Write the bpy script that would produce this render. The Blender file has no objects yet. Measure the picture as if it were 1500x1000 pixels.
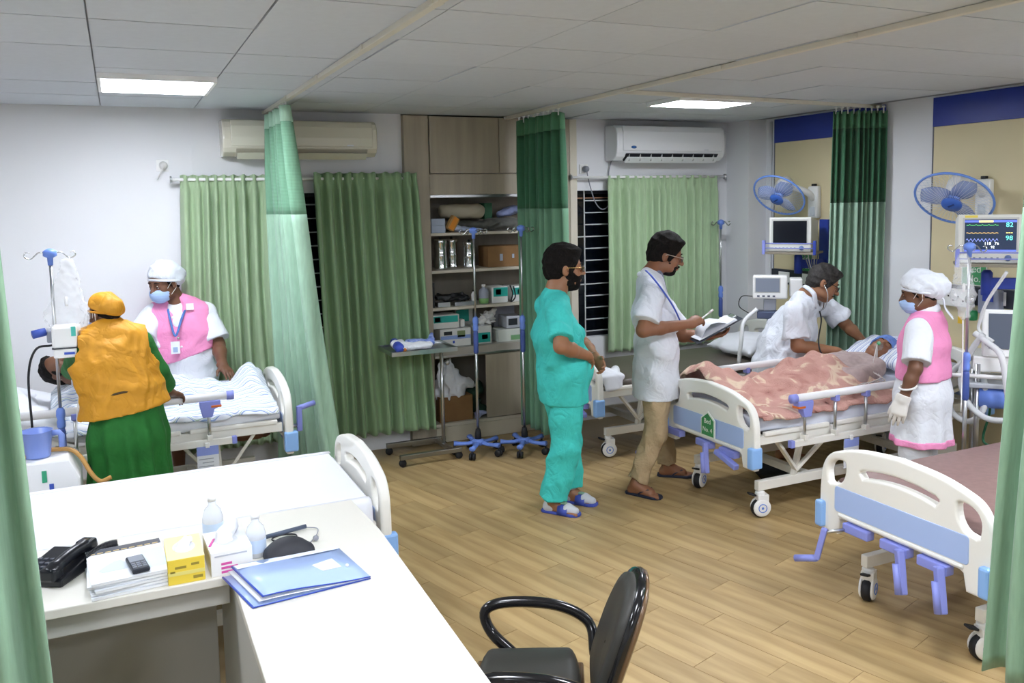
import bpy, bmesh, math, random
import numpy as np
from mathutils import Vector, Matrix
random.seed(4); rng = np.random.default_rng(7)
SC = bpy.context.scene; COL = SC.collection
pi = math.pi; sin = math.sin; cos = math.cos
# ---------------------------------------------------------------- camera, light, exposure
F, PX, PY = 1251.6, 750.0, 409.88
PIT, ROL, YAW = [math.radians(a) for a in (5.203, -1.087, 24.689)]
CAMZ = 2.0
_fw = np.array([sin(YAW)*cos(PIT), cos(YAW)*cos(PIT), -sin(PIT)])
_r0 = np.array([cos(YAW), -sin(YAW), 0.0]); _u0 = np.cross(_r0, _fw)
_r = cos(ROL)*_r0 + sin(ROL)*_u0; _u = -sin(ROL)*_r0 + cos(ROL)*_u0
CO = np.array([0, 0, CAMZ])
def ray(x, y): return _fw + _r*(x-PX)/F - _u*(y-PY)/F
def pz(x, y, z): d = ray(x, y); return CO + d*(z-CAMZ)/d[2]
def pY(x, y, Y): d = ray(x, y); return CO + d*Y/d[1]
def pX(x, y, X): d = ray(x, y); return CO + d*X/d[0]
cam = bpy.data.cameras.new('camera'); co = bpy.data.objects.new('camera', cam); COL.objects.link(co)
cam.sensor_width = 36; cam.lens = 36*F/1500; cam.shift_x = 0; cam.shift_y = -(500-PY)/1500
cam.clip_start = 0.05
M = Matrix((_r, _u, -_fw)).transposed().to_4x4(); M.translation = CO; co.matrix_world = M
SC.camera = co
w = bpy.data.worlds.new('world'); SC.world = w; w.use_nodes = True
w.node_tree.nodes['Background'].inputs[0].default_value = (0.02, 0.025, 0.04, 1)
w.node_tree.nodes['Background'].inputs[1].default_value = 1.0
SC.view_settings.view_transform = 'Standard'; SC.view_settings.look = 'None'
SC.view_settings.gamma = 1; SC.view_settings.use_curve_mapping = False
SC.view_settings.exposure = 1.17
SC.cycles.use_denoising = True
LIGHT_W = 20.0          # radiance of the ceiling light panels
CEIL = 2.715

# ---------------------------------------------------------------- materials
def hexc(h):
    h = h.lstrip('#'); c = [int(h[i:i+2], 16)/255 for i in (0, 2, 4)]
    return tuple([x/12.92 if x <= .04045 else ((x+.055)/1.055)**2.4 for x in c]) + (1,)
MATS = {}
def mat(name, h, rough=.5, metal=0, var=0, vs=(6, 6, 6), bump=0, bs=60, bss=(1, 1, 1), h2=None, trans=0, alpha=1, coat=0, sheen=0, emit=None, es=0, ior=1.45, sss=0, rnd=0, fold=0, fs=7):
    if name in MATS: return MATS[name]
    m = bpy.data.materials.new(name); m.use_nodes = True; nt = m.node_tree; N = nt.nodes; L = nt.links
    b = N['Principled BSDF']; b.inputs['Base Color'].default_value = hexc(h)
    b.inputs['Roughness'].default_value = rough; b.inputs['Metallic'].default_value = metal
    b.inputs['IOR'].default_value = ior
    if trans: b.inputs['Transmission Weight'].default_value = trans
    if alpha < 1: b.inputs['Alpha'].default_value = alpha
    if coat: b.inputs['Coat Weight'].default_value = coat
    if sheen: b.inputs['Sheen Weight'].default_value = sheen
    if sss:
        b.inputs['Subsurface Weight'].default_value = sss; b.inputs['Subsurface Scale'].default_value = .01
    if emit: b.inputs['Emission Color'].default_value = hexc(emit); b.inputs['Emission Strength'].default_value = es
    tc = N.new('ShaderNodeTexCoord')
    if var:
        mp = N.new('ShaderNodeMapping'); mp.inputs['Scale'].default_value = vs; L.new(tc.outputs['Object'], mp.inputs[0])
        nz = N.new('ShaderNodeTexNoise'); nz.inputs['Scale'].default_value = 1; nz.inputs['Detail'].default_value = 4
        L.new(mp.outputs[0], nz.inputs['Vector'])
        rp = N.new('ShaderNodeValToRGB'); c = hexc(h)
        c2 = hexc(h2) if h2 else tuple(x*(1-var) for x in c[:3]) + (1,)
        rp.color_ramp.elements[0].position = .36; rp.color_ramp.elements[0].color = c2
        rp.color_ramp.elements[1].position = .64; rp.color_ramp.elements[1].color = c
        L.new(nz.outputs['Fac'], rp.inputs[0]); src = rp.outputs[0]
        if rnd:
            oi = N.new('ShaderNodeObjectInfo'); hs = N.new('ShaderNodeHueSaturation')
            mr = N.new('ShaderNodeMapRange'); mr.inputs['To Min'].default_value = 1-rnd; mr.inputs['To Max'].default_value = 1+rnd
            L.new(oi.outputs['Random'], mr.inputs['Value']); L.new(mr.outputs[0], hs.inputs['Value']); L.new(src, hs.inputs['Color']); src = hs.outputs[0]
        L.new(src, b.inputs['Base Color'])
    if bump:
        mp2 = N.new('ShaderNodeMapping'); mp2.inputs['Scale'].default_value = bss; L.new(tc.outputs['Object'], mp2.inputs[0])
        n2 = N.new('ShaderNodeTexNoise'); n2.inputs['Scale'].default_value = bs; n2.inputs['Detail'].default_value = 3
        L.new(mp2.outputs[0], n2.inputs['Vector'])
        bp = N.new('ShaderNodeBump'); bp.inputs['Strength'].default_value = bump; bp.inputs['Distance'].default_value = .02 if bump > .4 else .01
        L.new(n2.outputs['Fac'], bp.inputs['Height']); L.new(bp.outputs[0], b.inputs['Normal'])
    if fold:       # soft creases of cloth
        n3 = N.new('ShaderNodeTexNoise'); n3.inputs['Scale'].default_value = fs; n3.inputs['Detail'].default_value = 2; n3.inputs['Distortion'].default_value = 1.8; L.new(tc.outputs['Object'], n3.inputs['Vector'])
        s1 = N.new('ShaderNodeMath'); s1.operation = 'SUBTRACT'; s1.inputs[1].default_value = .5; L.new(n3.outputs['Fac'], s1.inputs[0])
        s2 = N.new('ShaderNodeMath'); s2.operation = 'ABSOLUTE'; L.new(s1.outputs[0], s2.inputs[0])
        s3 = N.new('ShaderNodeMath'); s3.operation = 'POWER'; s3.inputs[1].default_value = .7; L.new(s2.outputs[0], s3.inputs[0])
        b3 = N.new('ShaderNodeBump'); b3.inputs['Strength'].default_value = fold*.55; b3.inputs['Distance'].default_value = .06; L.new(s3.outputs[0], b3.inputs['Height'])
        if bump: L.new(bp.outputs[0], b3.inputs['Normal'])
        L.new(b3.outputs[0], b.inputs['Normal'])
    MATS[name] = m; return m

# ---------------------------------------------------------------- mesh helpers
def link(o, parent=None):
    COL.objects.link(o)
    if parent is not None: o.parent = parent
    return o
def raw_mesh(name, V, Fs, smooth=False):
    me = bpy.data.meshes.new(name); V = np.asarray(V, np.float32).reshape(-1, 3)
    if isinstance(Fs, np.ndarray):
        n, k = Fs.shape; me.vertices.add(len(V)); me.vertices.foreach_set('co', V.ravel())
        me.loops.add(n*k); me.loops.foreach_set('vertex_index', Fs.astype(np.int32).ravel())
        me.polygons.add(n); me.polygons.foreach_set('loop_start', np.arange(0, n*k, k, dtype=np.int32))
        me.update(calc_edges=True)
    else:
        me.from_pydata([tuple(map(float, v)) for v in V], [], Fs); me.update()
    if smooth: me.polygons.foreach_set('use_smooth', np.ones(len(me.polygons), bool))
    return me
class MB:
    def __init__(s): s.v = []; s.f = []; s.sm = []
    def add(s, V, Fs, sm=False):
        o = len(s.v); s.v += [tuple(map(float, p)) for p in V]; s.f += [tuple(i+o for i in f) for f in Fs]; s.sm += [sm]*len(Fs); return s
    def box(s, c, d, rz=0, R=None, taper=1.0):
        x, y, z = [k/2 for k in d]; P = []
        for sz in (-1, 1):
            t = taper if sz > 0 else 1
            for a, b in ((-1, -1), (1, -1), (1, 1), (-1, 1)): P.append(Vector((a*x*t, b*y*t, sz*z)))
        if R is None: R = Matrix.Rotation(rz, 3, 'Z')
        c = Vector(c)
        return s.add([R @ p + c for p in P], [(3, 2, 1, 0), (4, 5, 6, 7), (0, 1, 5, 4), (1, 2, 6, 5), (2, 3, 7, 6), (3, 0, 4, 7)])
    def bx(s, x0, x1, y0, y1, z0, z1): return s.box(((x0+x1)/2, (y0+y1)/2, (z0+z1)/2), (abs(x1-x0), abs(y1-y0), abs(z1-z0)))
    def beam(s, a, b, w, h):
        a = Vector(a); b = Vector(b); d = b-a; R = d.to_track_quat('X', 'Z').to_matrix()
        return s.box((a+b)/2, (d.length, w, h), R=R)
    def tube(s, pts, r, n=10, closed=False, caps=True, flat=1.0):
        P = [Vector(p) for p in pts]; m = len(P); rr = r if hasattr(r, '__len__') else [r]*m; V = []; up = None
        for i, p in enumerate(P):
            if closed: t = P[(i+1) % m]-P[i-1]
            else: t = P[min(i+1, m-1)]-P[max(i-1, 0)]
            t.normalize()
            if up is None:
                up = Vector((0, 0, 1)) if abs(t.z) < .9 else Vector((1, 0, 0))
            a = t.cross(up)
            if a.length < 1e-6: a = t.orthogonal()
            a.normalize(); up = a.cross(t).normalized()
            for k in range(n):
                an = 2*pi*k/n; V.append(p + a*(cos(an)*rr[i]) + up*(sin(an)*rr[i]*flat))
        Fs = []
        for i in range(m if closed else m-1):
            j = (i+1) % m
            for k in range(n): Fs.append((i*n+k, i*n+(k+1) % n, j*n+(k+1) % n, j*n+k))
        if not closed and caps: Fs += [tuple(range(n-1, -1, -1)), tuple(range((m-1)*n, m*n))]
        return s.add(V, Fs, True)
    def lathe(s, prof, n=20, M=None, caps=True):
        V = []; Fs = []; m = len(prof)
        for (r, z) in prof:
            for k in range(n):
                a = 2*pi*k/n; p = Vector((r*cos(a), r*sin(a), z)); V.append(M @ p if M else p)
        for i in range(m-1):
            for k in range(n): Fs.append((i*n+k, i*n+(k+1) % n, (i+1)*n+(k+1) % n, (i+1)*n+k))
        if caps: Fs += [tuple(range(n-1, -1, -1)), tuple(range((m-1)*n, m*n))]
        return s.add(V, Fs, True)
    def prism(s, poly, f0, f1):      # poly: 2-D points; f0, f1 map a 2-D point to 3-D on the two sides
        n = len(poly); V = [f0(*p) for p in poly] + [f1(*p) for p in poly]
        return s.add(V, [tuple(range(n-1, -1, -1)), tuple(range(n, 2*n))] + [(i, (i+1) % n, n+(i+1) % n, n+i) for i in range(n)])
    def ball(s, c, r, n=12, sc=(1, 1, 1)):
        pr = [(max(1e-4, r*sin(pi*i/n)), -r*cos(pi*i/n)) for i in range(n+1)]
        Mx = Matrix.Translation(Vector(c)) @ Matrix.Diagonal((sc[0], sc[1], sc[2], 1))
        return s.lathe(pr, n+4, Mx, caps=False)
    def sphere(s, *a, **k): return s.ball(*a, **k)
    def mesh(s, name):
        me = raw_mesh(name, s.v, s.f); me.polygons.foreach_set('use_smooth', s.sm); return me
def obj(name, g, m, parent=None, loc=None, bevel=0, bseg=2, solid=0):
    me = g.mesh(name) if isinstance(g, MB) else g
    if not me.materials and m is not None:
        me.materials.append(m)
    o = bpy.data.objects.new(name, me); link(o, parent)
    if loc is not None: o.location = loc
    if solid:
        sd = o.modifiers.new('solid', 'SOLIDIFY'); sd.thickness = solid; sd.offset = 0
    if bevel:
        bv = o.modifiers.new('bevel', 'BEVEL'); bv.width = bevel; bv.segments = bseg; bv.limit_method = 'ANGLE'; bv.angle_limit = .6
        bv.harden_normals = False
    return o
def tag(o, label=None, cat=None, group=None, kind=None):
    for k, v in (('label', label), ('category', cat), ('group', group), ('kind', kind)):
        if v: o[k] = v
    return o
def thing(name, label, cat, loc=(0, 0, 0), rz=0, group=None, rot=None):
    o = bpy.data.objects.new(name, None); COL.objects.link(o); o.location = [float(v) for v in loc]; o.rotation_euler = rot or (0, 0, rz)
    o.empty_display_size = .1
    return tag(o, label, cat, group)
def copy_tree(o, parent=None):
    c = o.copy(); COL.objects.link(c)
    if parent is not None: c.parent = parent
    for ch in list(o.children): copy_tree(ch, c)
    return c
def struct(name, g, m, parent=None, bevel=0):
    o = obj(name, g, m, parent, bevel=bevel)
    if parent is None: o['kind'] = 'structure'
    return o
def text_mesh(s, size, extrude=.0006, font_align='CENTER'):
    c = bpy.data.curves.new('txt', 'FONT'); c.body = s; c.size = size; c.extrude = extrude; c.align_x = font_align; c.align_y = 'CENTER'
    o = bpy.data.objects.new('txt', c); COL.objects.link(o); dg = bpy.context.evaluated_depsgraph_get()
    me = bpy.data.meshes.new_from_object(o.evaluated_get(dg)); bpy.data.objects.remove(o); return me
def fill2d(splines, extrude, bevel, res=2):
    c = bpy.data.curves.new('fill', 'CURVE'); c.dimensions = '2D'; c.fill_mode = 'BOTH'; c.extrude = extrude; c.bevel_depth = bevel; c.bevel_resolution = res
    for pts in splines:
        sp = c.splines.new('POLY'); sp.points.add(len(pts)-1); sp.use_cyclic_u = True
        for i, p in enumerate(pts): sp.points[i].co = (p[0], p[1], 0, 1)
    o = bpy.data.objects.new('fill', c); COL.objects.link(o); dg = bpy.context.evaluated_depsgraph_get()
    me = bpy.data.meshes.new_from_object(o.evaluated_get(dg)); bpy.data.objects.remove(o)
    me.materials.clear(); return me
def rrect(x0, x1, y0, y1, r, n=5):
    P = []
    for cx, cy, a0 in ((x1-r, y1-r, 0), (x0+r, y1-r, 90), (x0+r, y0+r, 180), (x1-r, y0+r, 270)):
        for i in range(n+1):
            a = math.radians(a0+90*i/n); P.append((cx+r*cos(a), cy+r*sin(a)))
    return P
def bez(pts, n=24):            # Catmull-Rom through points
    P = [np.array(p, float) for p in pts]; P = [2*P[0]-P[1]] + P + [2*P[-1]-P[-2]]; out = []
    for i in range(1, len(P)-2):
        for k in range(n):
            t = k/n; a, b, c, d = P[i-1:i+3]
            out.append(.5*((2*b) + (c-a)*t + (2*a-5*b+4*c-d)*t*t + (-a+3*b-3*c+d)*t**3))
    out.append(P[-2]); return out

# ---------------------------------------------------------------- signed-distance modelling (people, cloth, soft things)
def V3(*a): return np.array(a, float)
def unit(v): v = np.asarray(v, float); return v/np.linalg.norm(v)
def rc(a, b, r1, r2=None, w=None, q=1.0, k=.03, op='+', flat=False, flata=False):
    return dict(t='rc', a=np.asarray(a, float), b=np.asarray(b, float), r1=r1, r2=r1 if r2 is None else r2, w=None if w is None else unit(w), q=q, k=k, op=op, flat=flat, flata=flata)
def el(c, r, R=None, k=.02, op='+'):
    return dict(t='el', c=np.asarray(c, float), r=np.asarray(r, float), R=np.eye(3) if R is None else np.asarray(R, float), k=k, op=op)
def pl(p, n): return dict(t='pl', p=np.asarray(p, float), n=unit(n), op='x')
def ev(p, X, Y, Z):
    if p['t'] == 'rc':
        a, b = p['a'], p['b']; d = b-a; L2 = max(d@d, 1e-9); x, y, z = X-a[0], Y-a[1], Z-a[2]
        h = np.clip((x*d[0]+y*d[1]+z*d[2])/L2, 0, 1); x = x-h*d[0]; y = y-h*d[1]; z = z-h*d[2]
        if p['w'] is not None and p['q'] != 1:
            o = p['w']; s = (x*o[0]+y*o[1]+z*o[2])*(1/p['q']-1); x = x+o[0]*s; y = y+o[1]*s; z = z+o[2]*s
        v = np.sqrt(x*x+y*y+z*z)-(p['r1']+(p['r2']-p['r1'])*h); n = d/math.sqrt(L2)
        if p['flat']: v = np.maximum(v, (X-b[0])*n[0]+(Y-b[1])*n[1]+(Z-b[2])*n[2])
        if p['flata']: v = np.maximum(v, -((X-a[0])*n[0]+(Y-a[1])*n[1]+(Z-a[2])*n[2]))
        return v
    if p['t'] == 'el':
        x, y, z = X-p['c'][0], Y-p['c'][1], Z-p['c'][2]; R = p['R']; r = p['r']
        u = [(R[i][0]*x+R[i][1]*y+R[i][2]*z) for i in range(3)]
        k0 = np.sqrt(sum((u[i]/r[i])**2 for i in range(3))); k1 = np.sqrt(sum((u[i]/r[i]**2)**2 for i in range(3)))+1e-9
        return k0*(k0-1)/k1
    return (X-p['p'][0])*p['n'][0]+(Y-p['p'][1])*p['n'][1]+(Z-p['p'][2])*p['n'][2]
def bounds(p):
    if p['t'] == 'rc':
        m = max(p['r1'], p['r2']); e = np.full(3, m)
        if p['w'] is not None and p['q'] > 1: e = m*(1+(p['q']-1)*np.abs(p['w']))
        return np.minimum(p['a'], p['b'])-e, np.maximum(p['a'], p['b'])+e
    m = np.sqrt(((p['R'].T*p['r'])**2).sum(1)); return p['c']-m, p['c']+m
def nets(V, org, h):
    S = V < 0; nx, ny, nz = V.shape
    cnt = np.zeros((nx-1, ny-1, nz-1), np.int8); offs = [(i, j, k) for i in (0, 1) for j in (0, 1) for k in (0, 1)]
    for i, j, k in offs: cnt += S[i:nx-1+i, j:ny-1+j, k:nz-1+k]
    act = np.argwhere((cnt > 0) & (cnt < 8)); idx = np.full(cnt.shape, -1, np.int32); idx[act[:, 0], act[:, 1], act[:, 2]] = np.arange(len(act))
    cv = {o: V[act[:, 0]+o[0], act[:, 1]+o[1], act[:, 2]+o[2]] for o in offs}
    pos = np.zeros((len(act), 3)); num = np.zeros(len(act))
    for a in offs:
        for ax in range(3):
            if a[ax]: continue
            b = list(a); b[ax] = 1; b = tuple(b); va, vb = cv[a], cv[b]; m = (va < 0) != (vb < 0)
            t = np.where(m, va/np.where(m, va-vb, 1), 0)
            for q in range(3): pos[:, q] += np.where(m, a[q]+(t if q == ax else 0), 0)
            num += m
    P = (act+pos/num[:, None])*h+org; Q = []
    for ax in range(3):
        u, v = (ax+1) % 3, (ax+2) % 3
        A = np.moveaxis(S, (ax, u, v), (0, 1, 2)); I = np.moveaxis(idx, (ax, u, v), (0, 1, 2))
        a, b = A[:-1, 1:-1, 1:-1], A[1:, 1:-1, 1:-1]; e = np.argwhere(a != b)
        if len(e) == 0: continue
        s = a[e[:, 0], e[:, 1], e[:, 2]]; i, j, k = e[:, 0], e[:, 1]+1, e[:, 2]+1
        q = np.stack([I[i, j-1, k-1], I[i, j, k-1], I[i, j, k], I[i, j-1, k]], 1)
        q = np.where(s[:, None], q, q[:, ::-1]); Q.append(q[(q >= 0).all(1)])
    return P, np.concatenate(Q)
def sdf(name, prims, vox=.008, cuts=(), disp=None, org=None, inter=None):
    lo = np.min([bounds(p)[0] for p in prims if p['op'] == '+'], 0)-vox*4-.02; hi = np.max([bounds(p)[1] for p in prims if p['op'] == '+'], 0)+vox*4+.02
    n = np.ceil((hi-lo)/vox).astype(int)+1; ax = [(lo[i]+vox*np.arange(n[i])).astype(np.float32) for i in range(3)]
    D = np.full(n, .1, np.float32)
    for p in prims:
        a, b = bounds(p); mg = p['k']+vox*3+.012; i0 = np.clip(((a-mg-lo)/vox).astype(int), 0, n-1); i1 = np.clip(((b+mg-lo)/vox).astype(int)+2, 1, n)
        sl = tuple(slice(i0[i], i1[i]) for i in range(3))
        if D[sl].size == 0: continue
        X, Y, Z = ax[0][sl[0]][:, None, None], ax[1][sl[1]][None, :, None], ax[2][sl[2]][None, None, :]
        v = ev(p, X, Y, Z).astype(np.float32); d = D[sl]; k = max(p['k'], 1e-4)
        if p['op'] == '+': D[sl] = np.minimum(d, v)-np.maximum(k-np.abs(d-v), 0)**2/(4*k)
        else: v = -v; D[sl] = np.maximum(d, v)+np.maximum(k-np.abs(d-v), 0)**2/(4*k)
    X, Y, Z = ax[0][:, None, None], ax[1][None, :, None], ax[2][None, None, :]
    if disp is not None:
        ii = np.argwhere(np.abs(D) < .04); xx, yy, zz = ax[0][ii[:, 0]], ax[1][ii[:, 1]], ax[2][ii[:, 2]]
        D[ii[:, 0], ii[:, 1], ii[:, 2]] += disp(xx, yy, zz).astype(np.float32)
    for c in cuts: D = np.maximum(D, ev(c, X, Y, Z).astype(np.float32))
    P, Q = nets(D, lo, vox)
    if org is not None: P = P-np.asarray(org, float)
    return raw_mesh(name, P, Q, True)
def wrinkle(amp, seed=0, lam=.09, zs=1.0):
    r = np.random.default_rng(seed); K = []
    for i in range(5):
        d = r.normal(size=3); d /= np.linalg.norm(d); K.append((d*2*pi/(lam*(.6+r.random())), r.random()*6, .4+.6*r.random()))
    def f(x, y, z):
        wx = .03*np.sin(x*23+y*11+seed)+.02*np.sin(z*19+y*17); s = 0
        for k, ph, a in K: s = s+a*(1.1-2*np.sqrt(np.sin(.5*(k[0]*(x+wx)+k[1]*(y+wx)+k[2]*z*zs+ph))**2+.02))
        return -amp*s/1.5
    return f
# ---------------------------------------------------------------- the room
M_wall = mat('wall_paint', '#e6e7ea', .55, var=.02, vs=(1, 1, 1), bump=.03, bs=90)
M_tile = mat('ceiling_tile', '#cdd2d8', .7, var=.03, vs=(20, 20, 20), rnd=.03, bump=.1, bs=200)
M_base = mat('floor_base', '#a9926a', .45, var=.2, vs=(2, 2, 2))
M_plank = mat('plank_vinyl', '#b79d6f', .42, var=.16, vs=(1.4, 14, 8), h2='#9c8155', rnd=.12, bump=.03, bs=8, bss=(1, 10, 1))
X0, X1, Y0, YB = -3.0, 5.6, -2.6, 6.7
floor = struct('floor', MB().bx(X0-.1, X1+.1, Y0-.1, 7.2, -.12, -.002), M_base)
pm = MB().box((0, 0, -.004), (.697, .163, .008)).mesh('plank'); pm.materials.append(M_plank)
ang = math.atan2(-.958, .286); ca, sa = cos(ang), sin(ang); n = 0
for i in range(-60, 60):
    for j in range(-16, 16):
        lx = j*.7+((i*37) % 11)/11*.7; ly = i*.165
        x = 2.44+ca*lx-sa*ly; y = 4.45+sa*lx+ca*ly
        if not (.95 < x < 5.35 and 2.0 < y < 6.28): continue
        d = pm if n else pm
        o = bpy.data.objects.new('plank', d); link(o, floor); o.location = (x, y, .0005*((i*7+j*3) % 3)); o.rotation_euler = (0, 0, ang); n += 1
ceil = struct('ceiling', MB().bx(X0-.1, X1+.1, Y0-.1, 7.2, CEIL+.014, CEIL+.12), mat('ceiling_void', '#8d8f90', .8))
tm = MB().box((0, 0, .006), (.603, .594, .012)).mesh('tile'); tm.materials.append(M_tile)
for i in range(-5, 10):
    for j in range(0, 12):
        x = -.06+.61*i+.305; y = 4.85+.6*(j-8)+.3
        if not (X0 < x < X1 and 0 < y < YB-.05): continue
        o = bpy.data.objects.new('ceiling_tile', tm); link(o, ceil); o.location = (x, y, CEIL+.0012*((i*5+j*3) % 4))
# plain walls, back wall with two window openings and the cabinet bay
WB = YB+.16
w1 = (.52, 1.95, .78, 2.1); w2 = (3.73, 5.12, .76, 2.09)
g = MB()
g.bx(X0, w1[0], YB, WB, 0, CEIL+.02); g.bx(w1[0], w1[1], YB, WB, 0, w1[2]); g.bx(w1[0], w1[1], YB, WB, w1[3], CEIL+.02); g.bx(w1[1], 2.12, YB, WB, 0, CEIL+.02)
g.bx(3.70, w2[0], YB, WB, 0, CEIL+.02); g.bx(w2[0], w2[1], YB, WB, 0, w2[2]); g.bx(w2[0], w2[1], YB, WB, w2[3], CEIL+.02); g.bx(w2[1], X1, YB, WB, 0, CEIL+.02)
wall_back = struct('wall_back', g, M_wall)
obj('wall_strip', MB().bx(.52, .535, YB-.008, YB, 2.23, 2.7), M_wall, wall_back)
struct('wall_bay', MB().bx(2.0, 3.85, 7.1, 7.2, 0, CEIL+.02), M_wall)
wr = struct('wall_right', MB().bx(X1, X1+.12, Y0, 7.2, 0, CEIL+.02), M_wall)
struct('wall_left', MB().bx(X0-.12, X0, Y0, 7.2, 0, CEIL+.02), M_wall)
struct('wall_front', MB().bx(X0, X1, Y0-.12, Y0, 0, CEIL+.02), M_wall)
struct('trim_1', MB().bx(5.39, X1, 6.38, YB, 0, CEIL+.01), M_wall)
obj('conduit', MB().tube([(5.585, 6.3, .1), (5.585, 6.3, 2.7)], .013, 8), M_wall, wr)
M_beige = mat('beige_panel', '#dccfa8', .5, var=.04, vs=(2, 2, 2))
M_blueband = mat('blue_band', '#2c3f9c', .35, var=.12, vs=(3, 3, 8))
M_dark = mat('dark_trunking', '#2b2f3a', .4)
for k, (ya, yb) in enumerate(((5.0, 6.25), (2.9, 4.545))):
    obj('wall_panel', MB().bx(X1-.012, X1+.01, ya, yb, .05, 2.5), M_beige, wr, bevel=.003)
    obj('blue_band', MB().bx(X1-.016, X1+.01, ya, yb+.01, 2.5, CEIL), M_blueband, wr, bevel=.003)
    obj('panel_edge', MB().bx(X1-.014, X1, yb, yb+.01, .05, 2.5), mat('edge_grey', '#6f7078', .4), wr)
    tr = obj('bed_head_trunking', MB().bx(X1-.05, X1-.012, ya, yb-.01, 1.2, 1.335), M_dark, wr, bevel=.004)
    g = MB()
    for s in range(4): g.bx(X1-.057, X1-.05, ya+.1+s*.3, ya+.24+s*.3, 1.22, 1.315)
    obj('socket_plate', g, mat('white_plastic', '#eeeeec', .35), wr, bevel=.003)
M_white = mat('white_plastic', '#eeeeec', .35)
# windows: black night panes behind a white grille
M_glass = mat('night_glass', '#0a0e18', .08, ior=1.5)
M_grille = mat('grille_white', '#c9cbcb', .4)
for n_, wd in ((1, w1), (2, w2)):
    wo = struct('window_%d' % n_, MB().bx(wd[0], wd[1], YB+.13, YB+.14, wd[2], wd[3]), M_glass)
    g = MB()
    t = .03
    g.bx(wd[0], wd[1], YB+.09, YB+.13, wd[2], wd[2]+t); g.bx(wd[0], wd[1], YB+.09, YB+.13, wd[3]-t, wd[3])
    g.bx(wd[0], wd[0]+t, YB+.09, YB+.13, wd[2], wd[3]); g.bx(wd[1]-t, wd[1], YB+.09, YB+.13, wd[2], wd[3])
    obj('window_frame', g, mat('frame_dark', '#20232c', .4), wo, bevel=.003)
    xs = [wd[0]+.105+i*.33 for i in range(5)]
    for x in xs:
        if x < wd[1]: obj('grille_bar', MB().bx(x-.005, x+.005, YB+.05, YB+.06, wd[2], wd[3]), M_grille, wo)
    for i in range(12):
        z = wd[3]-.09-i*.108; full = i % 4 == 3
        if z < wd[2]+.02: break
        for j in range(-1, 5):
            a = wd[0] if j < 0 else xs[j]; b = xs[0] if j < 0 else xs[j]+.33
            if b > wd[1] or (j < 0 and not full) or (j % 2 == 1 and not full): continue
            obj('grille_bar', MB().bx(a, b, YB+.05, YB+.059, z-.005, z+.005), M_grille, wo)
obj('window_rail', MB().bx(w2[0], w2[1], YB+.07, YB+.08, 2.02, 2.028), mat('copper_rail', '#b98b6a', .4), bpy.data.objects['window_2'])

# ---------------------------------------------------------------- ceiling lights
M_lamp = mat('lamp_panel', '#ffffff', .5, emit='#f0f5ff', es=LIGHT_W)
M_frame = mat('lamp_frame', '#f2f2f2', .4)
def lamp(x, y, label, sx=.6, sy=.6):
    t = thing('ceiling_light', label, 'ceiling light', (x, y, CEIL), group='square ceiling light panels')
    g = MB(); f = .018
    g.bx(-sx/2, sx/2, -sy/2, -sy/2+f, -.03, .002); g.bx(-sx/2, sx/2, sy/2-f, sy/2, -.03, .002)
    g.bx(-sx/2, -sx/2+f, -sy/2+f, sy/2-f, -.03, .002); g.bx(sx/2-f, sx/2, -sy/2+f, sy/2-f, -.03, .002)
    obj('light_frame', g, M_frame, t)
    obj('diffuser', MB().bx(-sx/2+f, sx/2-f, -sy/2+f, sy/2-f, -.024, -.014), M_lamp, t)
lamp(.245, 5.32, 'bright square ceiling light panel above the bed by the left window')
lamp(3.94, 5.2, 'bright square ceiling light panel in front of the white air conditioner', .66, .42)
for x, y, lb in ((.245, 1.6, 'above the desk'), (2.2, 1.9, 'above the office chair'), (3.94, 1.9, 'above the brown mattress bed'), (2.2, -.9, 'behind the middle of the near ward'), (-1.6, 3.4, 'beyond the left edge curtain'), (4.9, .2, 'in the near right corner'), (-1.2, -.4, 'in the near left corner')):
    lamp(x, y, 'square ceiling light panel '+lb)

# ---------------------------------------------------------------- ceiling curtain tracks
M_track = mat('track_cream', '#d6d2c4', .4)
def track(label, a, b):
    t = thing('curtain_track', label, 'curtain track', ((a[0]+b[0])/2, (a[1]+b[1])/2, CEIL), group='ceiling curtain tracks')
    c = np.array([(a[0]+b[0])/2, (a[1]+b[1])/2, CEIL]); p = V3(a[0], a[1], CEIL-.012)-c; q = V3(b[0], b[1], CEIL-.012)-c
    obj('rail', MB().beam(p, q, .034, .026), M_track, t, bevel=.003)
    n = int(np.linalg.norm(q-p)/.9)
    for i in range(n+1): obj('ceiling_clip', MB().box(p+(q-p)*i/max(n, 1), (.045, .045, .022)), M_track, t)
track('cream curtain track on the ceiling carrying the pale green curtain by the left window', (1.055, 1.0), (1.055, 6.66))
track('cream curtain track on the ceiling running out from the dark green curtain by the cabinet', (3.02, 1.0), (3.02, 6.6))
track('cream curtain track across the ceiling to the green curtain on the right wall', (3.04, 4.83), (5.58, 5.05))

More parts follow.
